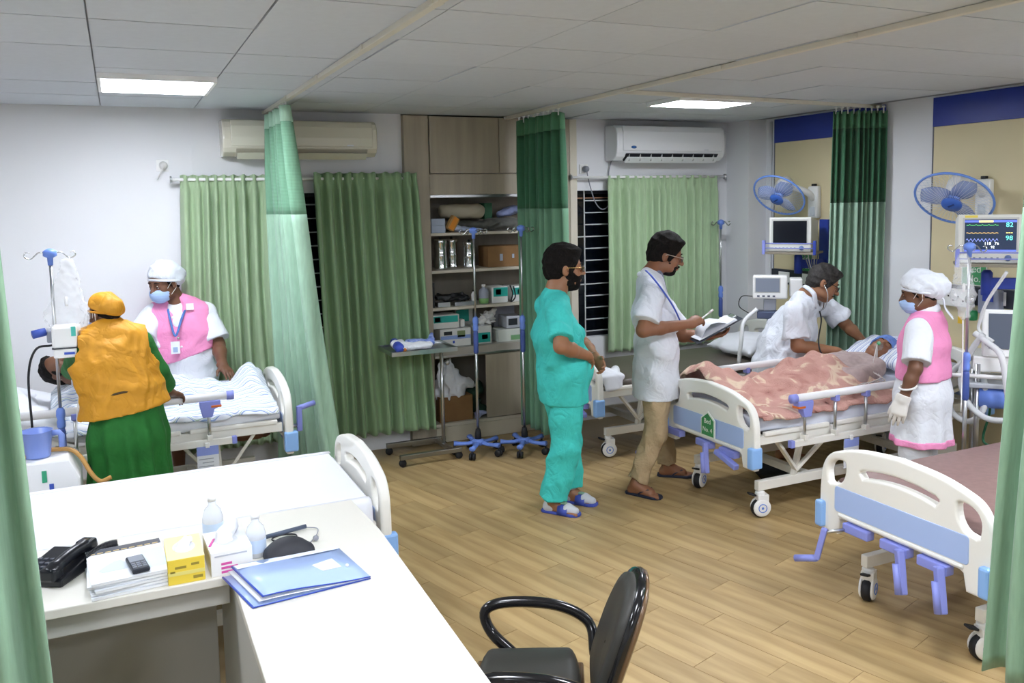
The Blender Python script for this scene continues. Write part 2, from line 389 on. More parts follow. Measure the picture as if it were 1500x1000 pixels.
# ---------------------------------------------------------------- curtains
def curtain(label, top, bot, zt, zb, pleats, amp, bands, hooks=0, group=None, seed=0, pinch=False, nv=40, ampb=None, name='curtain', skew=0):
    r = np.random.default_rng(seed); nu = pleats*10+1; top = np.array(top, float); bot = np.array(bot, float)
    def path(P, u):
        d = np.linalg.norm(np.diff(P, axis=0), axis=1); s = np.concatenate([[0], np.cumsum(d)])/d.sum()
        return np.array([np.interp(u, s, P[:, 0]), np.interp(u, s, P[:, 1])])
    org = V3(*top.mean(0), zb); t = thing(name, label, 'curtain', org, group=group)
    ph = [r.random()*6 for _ in range(4)]
    def at(u, v):
        a = path(top, u); b = path(bot, u); p = a+(b-a)*v; e = .01
        d = path(top, min(u+e, 1))-path(top, max(u-e, 0)); n = np.array([-d[1], d[0]]); n /= np.linalg.norm(n)
        uu = u+.25/pleats*sin(u*9+ph[0])+.12/pleats*sin(v*5+u*14+ph[1])*v+skew*v*v*sin(3*u)
        A = amp+(ampb-amp if ampb else 0)*v
        wv = sin(2*pi*pleats*uu+ph[2]); wv = math.copysign(abs(wv)**.75, wv)
        if pinch:
            q = v*(zt-zb)/.1
            if q < 1.6: A *= .45+.55*min(1, abs(q-.9)/.7)
            if q < .9: wv = .6*wv+.4*sin(4*pi*pleats*uu)
        else: A *= .75+.25*min(1, v*6)
        A *= 1+.35*sin(u*21+ph[3])
        p = p+n*A*wv
        return (p[0], p[1], zt+(zb-zt)*v+(.006*sin(u*pleats*6.3) if v in (0, 1) else 0))
    for bi, (bn, za, zc, m) in enumerate(bands):
        va, vb = (zt-za)/(zt-zb), (zt-zc)/(zt-zb); k = max(3, int(nv*(vb-va))+2)
        V = [at(i/(nu-1), va+(vb-va)*j/(k-1)) for j in range(k) for i in range(nu)]
        V = np.array(V)-org
        Fs = np.array([(j*nu+i, j*nu+i+1, (j+1)*nu+i+1, (j+1)*nu+i) for j in range(k-1) for i in range(nu-1)])
        obj(bn, raw_mesh(bn, V, Fs, True), m, t, solid=.004 if bi != 1 or len(bands) == 1 else .002)
    for i in range(hooks):
        u = (i+.5)/hooks; p = V3(*path(top, u), zt)-org
        obj('hook', MB().tube([p+V3(0, 0, -.02), p+V3(0, 0, .025)], .006, 6).box(p+V3(0, 0, .03), (.018, .018, .014)), M_white, t)
    return t
fab = lambda n, h, **k: mat(n, h, .85, var=.12, vs=(60, 60, 8), bump=.08, bs=300, sheen=.2, **k)
F_pale, F_mint, F_dk, F_mid = fab('curtain_pale', '#8db093'), fab('curtain_mint', '#a8cdb3'), fab('curtain_dark', '#4f8560'), fab('curtain_mid', '#6d9a7b')
def netmat(n, h, a):
    m = fab(n, h); nt = m.node_tree; N = nt.nodes; L = nt.links; b = N['Principled BSDF']
    tc = N.new('ShaderNodeTexCoord'); mp = N.new('ShaderNodeMapping'); mp.inputs['Scale'].default_value = (1, 1, 1); L.new(tc.outputs['Object'], mp.inputs[0])
    wv = N.new('ShaderNodeTexWave'); wv.wave_type = 'BANDS'; wv.bands_direction = 'Z'; wv.inputs['Scale'].default_value = 32; L.new(mp.outputs[0], wv.inputs['Vector'])
    mr = N.new('ShaderNodeMapRange'); mr.inputs['To Min'].default_value = a; mr.inputs['To Max'].default_value = 1; L.new(wv.outputs['Fac'], mr.inputs['Value']); L.new(mr.outputs[0], b.inputs['Alpha'])
    return m
N_mint, N_dk, N_mid = netmat('net_mint', '#86b898', .8), netmat('net_dark', '#3a6e4e', .9), netmat('net_mid', '#7db08c', .25)
H = 2.665
G2 = 'partition curtains hung from the ceiling tracks'
curtain('pale green partition curtain hanging at the foot of the striped bed', [(1.06, 6.5), (1.055, 5.78)], [(1.06, 6.52), (1.36, 6.02)], H, .06, 7, .05,
        [('heading', H, 2.56, F_mint), ('net_panel', 2.56, 1.945, N_mint), ('cloth_panel', 1.945, .06, F_mint)], 8, G2, 1, ampb=.07)
curtain('dark green partition curtain beside the open shelf cabinet', [(3.06, 6.5), (3.06, 5.72)], [(3.08, 6.5), (3.10, 5.76)], H, .12, 8, .045,
        [('heading', H, 2.54, F_dk), ('net_panel', 2.54, 1.945, N_dk), ('cloth_panel', 1.945, .12, F_mid)], 9, G2, 2)
curtain('dark green partition curtain hanging by the right wall behind the bending doctor', [(5.20, 5.16), (5.56, 4.96)], [(5.15, 5.17), (5.55, 4.98)], H, .12, 9, .045,
        [('heading', H, 2.53, F_dk), ('net_panel', 2.53, 1.945, N_dk), ('cloth_panel', 1.945, .12, fab('curtain_wall', '#9dbda6'))], 9, G2, 3)
curtain('green partition curtain with an open net top at the right edge', [(3.07, 2.03), (3.15, 1.5)], [(3.07, 2.19), (3.2, 1.45)], H, .1, 5, .05,
        [('heading', H, 2.56, F_pale), ('net_panel', 2.56, 1.945, N_mid), ('cloth_panel', 1.945, .1, F_pale)], 6, G2, 4, ampb=.045)
curtain('pale green partition curtain hanging at the left edge behind the telephone', [(-1.0, 2.66), (-.31, 2.62)], [(-1.0, 2.62), (-.2, 2.58)], H, .1, 6, .05,
        [('heading', H, 2.56, F_mint), ('net_panel', 2.56, 1.945, N_mint), ('cloth_panel', 1.945, .1, F_pale)], 6, G2, 5)
F_w1, F_w2, F_w3 = fab('window_curtain_light', '#a6bd98'), fab('window_curtain_olive', '#8dab82'), fab('window_curtain_right', '#b0c9a2')
G3 = 'pleated window curtains'
curtain('light sage window curtain behind the pink vested nurse', [(.43, 6.6), (1.2, 6.6)], [(.36, 6.6), (1.15, 6.6)], 2.235, .2, 11, .035, [('cloth_panel', 2.235, .2, F_w1)], 0, G3, 6, pinch=True, nv=60, skew=-.10)
curtain('long olive green window curtain beside the wooden cabinet', [(1.37, 6.58), (2.19, 6.56)], [(1.42, 6.58), (2.27, 6.5)], 2.25, .17, 9, .045, [('cloth_panel', 2.25, .17, F_w2)], 0, G3, 7, pinch=True, nv=60)
curtain('light sage window curtain under the white air conditioner', [(4.0, 6.62), (5.22, 6.62)], [(4.0, 6.62), (5.24, 6.62)], 2.215, .62, 15, .033, [('cloth_panel', 2.215, .62, F_w3)], 0, G3, 8, pinch=True, nv=50)
M_steel = mat('brushed_steel', '#c4c6c8', .28, metal=1)
M_chrome = mat('chrome', '#d8dadc', .12, metal=1)
def rod(label, x0, x1, y, z):
    t = thing('curtain_rod', label, 'curtain rod', ((x0+x1)/2, y, z), group='curtain rods over the windows'); h = (x1-x0)/2
    obj('rod', MB().tube([(-h, 0, 0), (h, 0, 0)], .012, 10), M_white, t)
    for s in (-1, 1): obj('bracket', MB().tube([(s*(h-.02), 0, 0), (s*(h-.02), YB-y-.002, 0)], .009, 8).lathe([(.026, 0), (.026, .012)], 12, Matrix.Translation((s*h, 0, 0)) @ Matrix.Rotation(pi/2, 4, 'Y')), M_steel, t)
rod('white curtain rod across the left window', .36, 2.09, 6.6, 2.205)
rod('white curtain rod across the right window', 3.62, 5.3, 6.62, 2.205)

# ---------------------------------------------------------------- shelf cabinet
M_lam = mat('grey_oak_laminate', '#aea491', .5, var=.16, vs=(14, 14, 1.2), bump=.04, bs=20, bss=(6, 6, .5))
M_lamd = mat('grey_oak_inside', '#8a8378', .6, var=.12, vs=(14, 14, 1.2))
CY = 6.64; cb = thing('shelf_cabinet', 'tall grey oak laminate wall cabinet with open shelves', 'cabinet', (2.9, CY, 0))
def cpart(name, x0, x1, y0, y1, z0, z1, m=M_lam, bv=.003): return obj(name, MB().bx(x0-2.9, x1-2.9, y0-CY, y1-CY, z0, z1), m, cb, bevel=bv)
cpart('side_stile', 2.12, 2.33, CY, 7.05, .02, 2.71); cpart('stile_foot', 2.12, 2.33, CY-.004, CY+.02, 0, .33)
cpart('right_side', 3.58, 3.63, CY, 7.05, .02, 2.71); cpart('end_stile', 3.63, 3.70, CY-.005, 7.05, 0, 2.71, mat('beige_stile', '#d3ccba', .5))
cpart('upper_door', 2.337, 2.95, CY-.008, CY+.012, 2.245, 2.705); cpart('upper_door', 2.955, 3.575, CY-.008, CY+.012, 2.245, 2.705)
cpart('header', 2.33, 3.58, CY, 7.03, 2.07, 2.24); cpart('header_trim', 2.33, 3.58, CY-.006, CY+.01, 2.045, 2.07, M_steel)
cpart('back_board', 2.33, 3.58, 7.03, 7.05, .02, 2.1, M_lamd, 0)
SH = (1.745, 1.435, 1.125)
for z in SH: cpart('shelf', 2.33, 3.58, CY+.005, 7.03, z-.012, z+.012, mat('shelf_edge', '#cbc4b4', .5))
cpart('counter', 2.33, 3.58, CY-.012, 7.03, .715, .795, mat('counter_grey', '#a9a49a', .45)); cpart('counter_trim', 2.33, 3.58, CY-.018, CY-.01, .72, .735, M_steel, .001)
cpart('bottom_board', 2.33, 3.58, CY, 7.03, .13, .155, mat('shelf_edge', '#cbc4b4', .5)); cpart('plinth', 2.33, 3.58, CY-.01, CY+.05, 0, .13, mat('plinth_cream', '#c9c1ae', .5))
cpart('lower_door', 2.79, 3.575, CY-.012, CY+.006, .165, .71)

# ---------------------------------------------------------------- air conditioners
def ac(label, x0, x1, z0, z1, body, y=YB, badge=None, openv=True):
    W = (x1-x0)/2; t = thing('air_conditioner', label, 'air conditioner', ((x0+x1)/2, y, z0)); h = z1-z0; d = .22
    prof = [(0, 0), (-d*.62, 0), (-d*.86, h*.10), (-d*.97, h*.22), (-d, h*.45), (-d*.98, h*.75), (-d*.9, h*.9), (-d*.75, h*.985), (0, h)]
    g = MB(); g.prism(prof, lambda a, b: (-W, a, b), lambda a, b: (W, a, b)); obj('body', g, body, t, bevel=.012, bseg=3)
    g = MB(); pr2 = [(-d*.985, h*.25), (-d*1.03, h*.27), (-d*1.05, h*.5), (-d*1.03, h*.8), (-d*.93, h*.96), (-d*.9, h*.93)]
    g.prism(pr2, lambda a, b: (-W*.9, a, b), lambda a, b: (W*.93, a, b)); obj('front_panel', g, body, t, bevel=.01, bseg=3)
    obj('vent_opening', MB().prism([(-d*.70, .008), (-d*.96, h*.19), (-d*1.0, h*.19), (-d*.74, -.004)], lambda a, b: (-W*.84, a, b), lambda a, b: (W*.86, a, b)), mat('vent_dark', '#23242a', .5) if openv else mat('vent_beige', '#b9b4a4', .5), t)
    obj('louver', MB().prism([(-d*.76, -.01), (-d*1.0, h*.09), (-d*1.02, h*.075), (-d*.78, -.022)], lambda a, b: (-W*.83, a, b), lambda a, b: (W*.85, a, b)), body, t)
    if openv:
      for i in range(9): obj('vent_fin', MB().box((-W*.78+i*W*.195, -d*.86, h*.08), (.006, .05, .06)), M_grille, t)
    if badge: obj('badge', MB().lathe([(.028, 0), (.028, .003)], 20, Matrix.Translation((-W*.72, -d*1.045, h*.36)) @ Matrix.Rotation(pi/2, 4, 'X') @ Matrix.Diagonal((1, .45, 1, 1))), mat('badge_blue', '#3c6aa8', .4), t)
    obj('display', MB().box((W*.62, -d*1.035, h*.3), (.05, .004, .012)), mat('display_grey', '#d9dde0', .2), t)
    return t
ac('cream glossy air conditioner above the left window', .72, 1.86, 2.37, 2.64, mat('ac_cream', '#d9d5c4', .12, coat=.5), openv=False)
ac('white air conditioner with blue badge above the right window', 4.02, 5.2, 2.35, 2.665, mat('ac_white', '#eceef0', .2, coat=.3), badge=1)
# sockets and cables on the back wall
def socket(label, x, z, cable, dark):
    t = thing('wall_socket', label, 'socket', (x, YB, z)); obj('plate', MB().box((0, -.006, 0), (.085, .012, .085)), M_white, t, bevel=.004)
    obj('plug', MB().lathe([(.012, 0), (.03, .012), (.026, .045), (.012, .06)], 14, Matrix.Translation((.005, -.012, 0)) @ Matrix.Rotation(pi/2, 4, 'X')), dark, t)
    obj('cable', MB().tube(bez(cable, 8), .005, 6), dark, t)
M_grey = mat('plug_grey', '#8d9099', .4)
socket('white wall socket with plug left of the left window curtain', .32, 2.31, [(.005, -.06, -.01), (-.02, -.05, -.06), (-.04, -.03, -.1)], mat('plug_white', '#d9d9d6', .4))
socket('wall socket with a grey plug and drooping cable by the white air conditioner', 3.80, 2.28, [(0, -.06, -.01), (.03, -.05, -.12), (.10, -.04, -.30), (.18, -.04, -.36), (.26, -.03, -.28), (.25, -.02, -.05), (.29, -.02, .1), (.33, -.02, .18)], M_grey)
# ---------------------------------------------------------------- hospital beds
M_abs = mat('bed_plastic_white', '#ecebe4', .35, bump=.02, bs=200)
M_bpan = mat('bed_panel_blue', '#a9c0ec', .4)
M_bump = mat('bed_bumper_blue', '#8db8ee', .35)
M_blu = mat('crank_blue', '#8a93dc', .4)
M_epx = mat('bed_frame_white', '#e9e7df', .4)
M_tyre = mat('rubber_black', '#1b1c20', .6)
M_or = mat('lever_orange', '#d06a2a', .4)
TX = Matrix(((0, 0, 1, 0), (1, 0, 0, 0), (0, 1, 0, 0), (0, 0, 0, 1)))
_half = bez([(.445, .40), (.45, .5), (.447, .6), (.432, .68), (.395, .733), (.33, .763), (.2, .795), (0, .812)], 6)
_out = [(-.36, .368), (-.345, .44), (-.32, .452), (.32, .452), (.345, .44), (.36, .368), (.44, .368)] + _half + [(-x, y) for x, y in _half[::-1][1:]] + [(-.44, .368)]
_slot = bez([(-.2, .715), (-.1, .732), (0, .738), (.1, .732), (.2, .715)], 5); _slot = [(x, y+.012) for x, y in _slot]; _slot = _slot + [(.222, .712), (.226, .694), (.2, .660)] + [(x, y-.064) for x, y in _slot[::-1]][1:-1] + [(-.2, .660), (-.226, .694), (-.222, .712)]
_dl = bez([(-.418, .60), (-.424, .66), (-.408, .705), (-.37, .733), (-.315, .742), (-.288, .72), (-.292, .66), (-.318, .612), (-.36, .586)], 3)
_dl = _dl[:-1] + [(-.395, .585)]
def _clean(P):
    o = []
    for p in P:
        if not o or (abs(p[0]-o[-1][0])+abs(p[1]-o[-1][1])) > .002: o.append(p)
    return o
BOARD = fill2d([_clean(_out), _clean(_slot), _clean(_dl), _clean([(-x, y) for x, y in _dl])], .012, .013, 3); BOARD.transform(TX)
BPAN = fill2d([rrect(-.36, .36, .475, .595, .015)], .026, .002, 1); BPAN.transform(TX)
BLEDGE = MB().box((0, 0, .458), (.066, .68, .02)).mesh('ledge')
BUMPER = MB().box((0, 0, .435), (.085, .05, .132)).mesh('bumper')
for me_, m_ in ((BOARD, M_abs), (BPAN, M_bpan), (BLEDGE, M_abs), (BUMPER, M_bump)): me_.materials.append(m_)
BOARD.polygons.foreach_set('use_smooth', np.zeros(len(BOARD.polygons), bool))
g = MB(); g.lathe([(.02, -.021), (.05, -.021), (.058, -.012), (.058, .012), (.05, .021), (.02, .021)], 20, Matrix.Translation((0, 0, .058)) @ Matrix.Rotation(pi/2, 4, 'X')); WHEEL = g.mesh('wheel'); WHEEL.materials.append(M_tyre)
g = MB(); Rx = Matrix.Rotation(pi/2, 4, 'X')
for s in (-1, 1): g.lathe([(.003, -.006), (.056, -.006), (.058, 0), (.05, .007), (.003, .009)], 22, Matrix.Translation((0.004, s*.028, .066)) @ Matrix.Rotation(-s*pi/2, 4, 'X'))
g.box((.012, 0, .125), (.07, .062, .05)); g.lathe([(.03, .14), (.03, .165), (.018, .17), (.018, .2)], 14); HOUS = g.mesh('caster_housing'); HOUS.materials.append(M_white)
g = MB()
for s in (-1, 1): g.tube([V3(.004+.026*cos(a), s*.0365, .066+.026*sin(a)) for a in np.linspace(0, 2*pi, 20)[:-1]], .003, 6, closed=True).ball((.004, s*.036, .066), .009, 6, (1, .3, 1))
RING = g.mesh('ring'); RING.materials.append(mat('ring_blue', '#5f86d8', .4))
g = MB().box((-.055, 0, .15), (.05, .04, .012), R=Matrix.Rotation(.3, 3, 'Y')); PED = g.mesh('pedal'); PED.materials.append(M_tyre)
def board(root, x, name, sg=1):
    o = obj(name, BOARD, None, root, (x, 0, 0)); obj('colour_panel', BPAN, None, o); obj('ledge', BLEDGE, None, o, bevel=.008)
    for s in (-1, 1): obj('bumper', BUMPER, None, o, (sg*.01, s*.445, 0), bevel=.012)
    return o
def caster(root, x, y, rz):
    o = obj('caster', HOUS, None, root, (x, y, 0), bevel=.006); o.rotation_euler = (0, 0, rz)
    obj('wheel', WHEEL, None, o); obj('ring', RING, None, o); obj('brake_pedal', PED, None, o, bevel=.004)
def crank(root, y, z, state):
    o = obj('crank', MB().box((-.02, y, z), (.05, .15, .045)), M_blu, root, bevel=.006)
    if state == 'out':
        obj('crank_shaft', MB().tube([(-.03, y+.06, z-.01), (-.13, y+.10, z-.02)], .009, 8), M_steel, o)
        obj('crank_arm', MB().beam((-.13, y+.10, z), (-.15, y+.13, z-.16), .03, .028), M_blu, o, bevel=.006)
        obj('crank_handle', MB().tube([(-.15, y+.13, z-.155), (-.19, y+.23, z-.185)], .017, 10), M_blu, o)
    elif state == 'down':
        obj('crank_arm', MB().beam((-.06, y-.05, z+.02), (-.075, y-.085, z-.17), .035, .04), M_blu, o, bevel=.007)
        obj('crank_handle', MB().tube([(-.085, y-.055, z-.04), (-.1, y-.085, z-.165)], .016, 10), M_blu, o)
    elif state == 'flat':
        obj('crank_arm', MB().beam((-.05, y+.09, z-.01), (-.06, y-.12, z-.06), .04, .035), M_blu, o, bevel=.007)
def sweep(path, prof_w, th, n=4, r=.035):       # a padded slab along an x-z path; returns MB
    P = [np.array(p, float) for p in path]; V = []; sec = rrect(-prof_w/2, prof_w/2, 0, th, r, n); m = len(sec); k = len(P)
    for i, p in enumerate(P):
        t = P[min(i+1, k-1)]-P[max(i-1, 0)]; t /= np.linalg.norm(t); nrm = np.array([-t[1], t[0]])
        if nrm[1] < 0: nrm = -nrm
        e = min(i, k-1-i); ins = (.02 if e == 0 else 0)
        for (y, z) in sec:
            zz = th/2+(z-th/2)*(1-ins/th*1.6); yy = y*(1-ins/prof_w*2); q = p+nrm*zz; V.append((q[0], yy, q[1]))
    Fs = []
    for i in range(k-1):
        for j in range(m): Fs.append((i*m+j, i*m+(j+1) % m, (i+1)*m+(j+1) % m, (i+1)*m+j))
    Fs += [tuple(range(m-1, -1, -1)), tuple(range((k-1)*m, k*m))]
    g = MB(); g.add(V, Fs, True); return g
def rail(root, s, x0, x1, z, posts, lean=0):
    y = s*.475
    o = obj('side_rail', MB().tube([(x0, y, z), (x1, y, z)], .021, 12, flat=1.2), mat('rail_white', '#e8e8ea', .3), root)
    obj('rail_cap', MB().tube([(x0-.03, y, z), (x0+.012, y, z)], .024, 12, flat=1.2), M_blu, o)
    obj('lower_bar', MB().box(((x0+x1)/2, y, z-.28), (x1-x0+.02, .03, .042)), M_epx, o, bevel=.004)
    obj('bar_cap', MB().box((x0-.022, y, z-.28), (.03, .034, .046)), M_blu, o, bevel=.004)
    for i, x in enumerate(posts):
        obj('rail_post', MB().tube([(x, y, z-.29), (x, y, z-.02)], .0105, 10), M_steel, o)
        if i == 0:
            obj('rail_latch', MB().prism([(-.07, 0), (.05, 0), (.05, -.03), (.035, -.10), (-.02, -.10), (-.035, -.05), (-.07, -.04)], lambda a, b: (x+a, y-.025, z-.02+b), lambda a, b: (x+a, y+.025, z-.02+b)), M_blu, o, bevel=.005)
            obj('release_lever', MB().box((x-.045, y-s*0+(-s*.0)+.0, z-.055), (.06, .056, .014)), M_or, o, bevel=.003)
        else: obj('rail_clamp', MB().box((x, y, z-.03), (.035, .05, .04)), M_blu, o, bevel=.006)
        obj('post_foot', MB().box((x, y, z-.25), (.03, .045, .035)), M_epx, o, bevel=.003)
def hbed(label, loc, rz, mattress=None, cranks=(('out', .24), ('flat', 0), ('down', -.22)), dz=0, back=0, rails=(), mth=.105, L=2.06, group='white and blue hospital beds', cz=.415):
    t = thing('hospital_bed', label, 'bed', loc, rz, group); up = thing_empty = None
    # chassis on casters
    g = MB()
    for s in (-1, 1): g.beam((.12, s*.31, .205), (L-.15, s*.31, .205), .04, .06)
    for x in (.55, L-.5): g.box((x, 0, .205), (.05, .62, .05))
    obj('chassis', g, M_epx, t, bevel=.004)
    for x in (.15, L-.18):
        for s in (-1, 1): caster(t, x, s*.31, .5 if s > 0 else -.3)
    g = MB(); zf = .53+dz
    for s in (-1, 1): g.beam((.04, s*.415, zf), (L-.04, s*.415, zf), .035, .055)
    for x in (.1, .7, 1.3, L-.1): g.box((x, 0, zf-.005), (.04, .83, .04))
    obj('bed_frame', g, M_epx, t, bevel=.004)
    for s in (-1, 1):
        for x in (.42, L-.45): obj('lift_strut', MB().beam((x, s*.31, .235), (x+.02, s*.36, zf-.02), .045, .03), M_epx, t, bevel=.003).data
        obj('diagonal_brace', MB().beam((.42, s*.33, .27), (.2, s*.39, zf-.02), .03, .02), M_epx, t, bevel=.003)
        obj('diagonal_brace', MB().beam((.42, s*.33, .27), (.66, s*.39, zf-.02), .03, .02), M_epx, t, bevel=.003)
        obj('leaf_edge', MB().box((.33, s*.43, zf+.038), (.52, .03, .03)), M_epx, t, bevel=.008)
        obj('leaf_edge', MB().box((.9, s*.43, zf+.038), (.52, .03, .03)), M_epx, t, bevel=.008)
    f = board(t, 0, 'footboard', -1); h = board(t, L, 'headboard', 1); f.location.z = dz; h.location.z = dz+.08
    obj('end_post', MB().box((.0, .38, zf-.03), (.04, .05, .1)).box((0, -.38, zf-.03), (.04, .05, .1)), M_epx, t)['kind'] = 'stuff'
    for st, y in cranks: crank(t, y, cz+dz, st)
    zt = zf+.03
    if back: path = [(.05, zt), (.5, zt), (1.0, zt), (1.15, zt+.01), (1.3, zt+.04), (1.62, zt+back*.48), (L-.1, zt+back)]
    else: path = [(.05, zt), (.4, zt), (.8, zt), (1.2, zt), (1.6, zt), (L-.06, zt)]
    obj('mattress', sweep(path, .86, mth), mattress, t)
    if back: obj('backrest', MB().beam((1.2, 0, zt-.01), (L-.1, 0, zt+back-.03), .8, .025), M_epx, t)
    for r in rails: rail(t, *r)
    return t
M_sheet = mat('sheet_white', '#e6e8ee', .8, var=.02, vs=(3, 3, 3), bump=.25, bs=9)
M_sheetb = mat('sheet_bluewhite', '#dfe4f3', .8, var=.05, vs=(4, 4, 4), bump=.35, bs=11)
M_vinyl = mat('mattress_brown', '#8a6e69', .45, var=.12, vs=(30, 30, 30))
M_vinyl2 = mat('mattress_dark', '#5a5149', .4, var=.12, vs=(20, 20, 20))
bedA = hbed('white hospital bed with green house-shaped number sign and a patient under a pink blanket', (3.42, 4.41, 0), 0, M_sheetb, (('out', .34), ('down', .02), ('flat', -.22)),
            rails=((-1, .27, 1.75, .775, (.35, .6, .86, 1.4)), (1, .27, 1.75, .775, (.35, .7, 1.4))), back=.14, mth=.122)
bedB = hbed('white hospital bed with striped sheet by the left window, orange vested woman beside it', (.92, 5.87, 0), pi, M_sheet, (('side', .2), ('flat', -.1)), dz=.08, back=.3,
            rails=((1, .36, 1.5, .86, (.48, 1.2)),))
bedC = hbed('nearest empty white-sheeted bed alongside the desk', (1.04, 4.14, 0), pi, M_sheet, (('flat', .2), ('flat', -.1)), mth=.10)
bedD = hbed('empty bed with brown mattress in front of the right green curtain', (3.13, 2.67, 0), 0, M_vinyl, (('out', .22), ('down', 0), ('down', -.2)), mth=.07)
bedE = hbed('empty bed with dark brown mattress under the right window curtain', (3.24, 5.94, 0), 0, M_vinyl2, (('flat', .2), ('flat', -.2)), mth=.075)
# crank arm swung out at the foot of the striped bed
o = obj('crank', MB().tube([(-.02, .2, .55), (-.1, .2, .55)], .012, 8), M_steel, bedB)
obj('crank_arm', MB().beam((-.11, .2, .51), (-.11, .2, .68), .03, .035), M_blu, o, bevel=.006); obj('crank_handle', MB().tube([(-.11, .2, .665), (-.22, .16, .68)], .018, 10), M_blu, o)
# number sign on the foot of bed A
M_sgreen, M_swhite = mat('sign_green', '#3f8f57', .4), mat('sign_white', '#e9efe6', .4)
def house(s): return [(-.07*s, -.085*s), (.07*s, -.085*s), (.07*s, .035*s), (0, .085*s), (-.07*s, .035*s)]
sg = thing('bed_sign', 'green house-shaped bed number sign on the footboard of the patient bed', 'sign', (3.376, 4.37, .555))
obj('border', MB().prism(house(1), lambda a, b: (-.004, -a, b), lambda a, b: (.004, -a, b)), M_swhite, sg); obj('face', MB().prism(house(.86), lambda a, b: (-.006, -a, b), lambda a, b: (.003, -a, b)), M_sgreen, sg)
def put_text(s, size, parent, loc, M3, m, name='lettering'):
    me = text_mesh(s, size); me.transform(M3.to_4x4()); return obj(name, me, m, parent, loc)
FX = Matrix(((0, 0, -1), (-1, 0, 0), (0, 1, 0)))       # reads on a face looking towards -X
put_text('Bed', .045, sg, (-.0068, 0, .02), FX, M_swhite); put_text('No. 4', .042, sg, (-.0068, 0, -.035), FX, M_swhite)
# sheet hanging over the sides of bed C and white cover at the foot of bed E
g = MB(); nn = 60
for s in (-1, 1):
    V = []
    for i in range(nn+1):
        x = -1.0+2.0*i/nn; wv = .012*sin(i*1.3)+.008*sin(i*.47+1); zb = .44+.015*sin(i*.7)
        for j, (dy, z) in enumerate(((-.05, .665), (-.01, .664), (.006, .65), (.012+wv*.4, .58), (.018+wv*.7, .5), (.02+wv, zb))): V.append((x, s*(.435+dy), z))
    g.add(V, [(i*6+j, i*6+j+1, (i+1)*6+j+1, (i+1)*6+j)[::s] for i in range(nn) for j in range(5)], True)
g.bx(-1.0, .99, -.39, .39, .655, .6655)
o = obj('bed_sheet', g, M_sheet, None, (-.02, 4.14, 0)); tag(o, 'plain white sheet draped over the nearest bed by the desk', 'sheet'); o.modifiers.new('solid', 'SOLIDIFY').thickness = .004
cv = sdf('white_cover', [rc((3.33, 5.6, .66), (3.36, 5.95, .67), .055, .06, w=(1, 0, 0), q=1.9, k=.05), rc((3.45, 5.62, .645), (3.6, 5.85, .64), .035, .03, w=(0, 1, 0), q=2, k=.06), rc((3.36, 5.5, .57), (3.36, 5.53, .65), .02, .03, w=(1, 0, 0), q=4, k=.04)], .008, disp=wrinkle(.006, 5, .12), org=(3.4, 5.7, .64))
tag(obj('folded_cover', cv, M_sheet, None, (3.4, 5.7, .64)), 'crumpled white cover lying at the foot of the dark bed behind the teal man', 'cover')
# pillows
def pillow(label, c, size, rz, m, tilt=0, group=None):
    R = Matrix.Rotation(rz, 3, 'Z') @ Matrix.Rotation(tilt, 3, 'Y'); R = np.array(R).T
    me = sdf('pillow', [el((0, 0, 0), (size[0]*.5, size[1]*.5, size[2]*.5), k=.01), *[rc(V3(sx*size[0]*.36, sy*size[1]*.38, 0), V3(sx*size[0]*.44, sy*size[1]*.45, 0), .03, .012, k=.09) for sx in (-1, 1) for sy in (-1, 1)]], .009, disp=wrinkle(.006, 3, .14))
    o = obj('pillow', me, m, None, c); o.rotation_euler = Matrix(R.T).to_euler(); return tag(o, label, 'pillow', group)
def stripes(name, c1, c2, c3, scale, dist, axis='Y', rough=.85):
    m = mat(name, c1, rough, var=.01, bump=.15, bs=14); nt = m.node_tree; N = nt.nodes; L = nt.links; b = N['Principled BSDF']
    tc = N.new('ShaderNodeTexCoord'); wv = N.new('ShaderNodeTexWave'); wv.wave_type = 'BANDS'; wv.bands_direction = axis; wv.wave_profile = 'SAW'
    wv.inputs['Scale'].default_value = scale; wv.inputs['Distortion'].default_value = dist; wv.inputs['Detail Scale'].default_value = .6; wv.inputs['Detail'].default_value = 1
    L.new(tc.outputs['Object'], wv.inputs['Vector']); rp = N.new('ShaderNodeValToRGB'); e = rp.color_ramp; e.interpolation = 'CONSTANT'
    e.elements[0].position = 0; e.elements[0].color = hexc(c1); e.elements[1].position = .38; e.elements[1].color = hexc(c2)
    for p, c in ((.5, c1), (.56, c3), (.62, c1), (.8, c2), (.88, c1)): q = e.elements.new(p); q.color = hexc(c)
    L.new(wv.outputs['Fac'], rp.inputs[0]); L.new(rp.outputs[0], b.inputs['Base Color']); return m
M_str = stripes('stripe_sheet', '#e4e8ef', '#8fa6cf', '#a9bfa6', 7.5, 1.2, 'Y')
M_strp = stripes('stripe_pillow', '#e6eaf2', '#7f94c8', '#9fb0d8', 6.5, .4, 'Y')
pillow('white pillow on the dark brown bed behind the bending doctor', (4.92, 5.86, .735), (.42, .62, .17), 0, M_sheet, -.2)
pillow('white pillow with fine blue stripes under the blue-capped patient', (5.03, 4.45, .865), (.42, .62, .15), 0, M_strp, -.35)
pillow('white pillow under the head of the patient in the striped bed', (-.72, 5.9, .91), (.5, .6, .13), 0, M_sheet, .45)
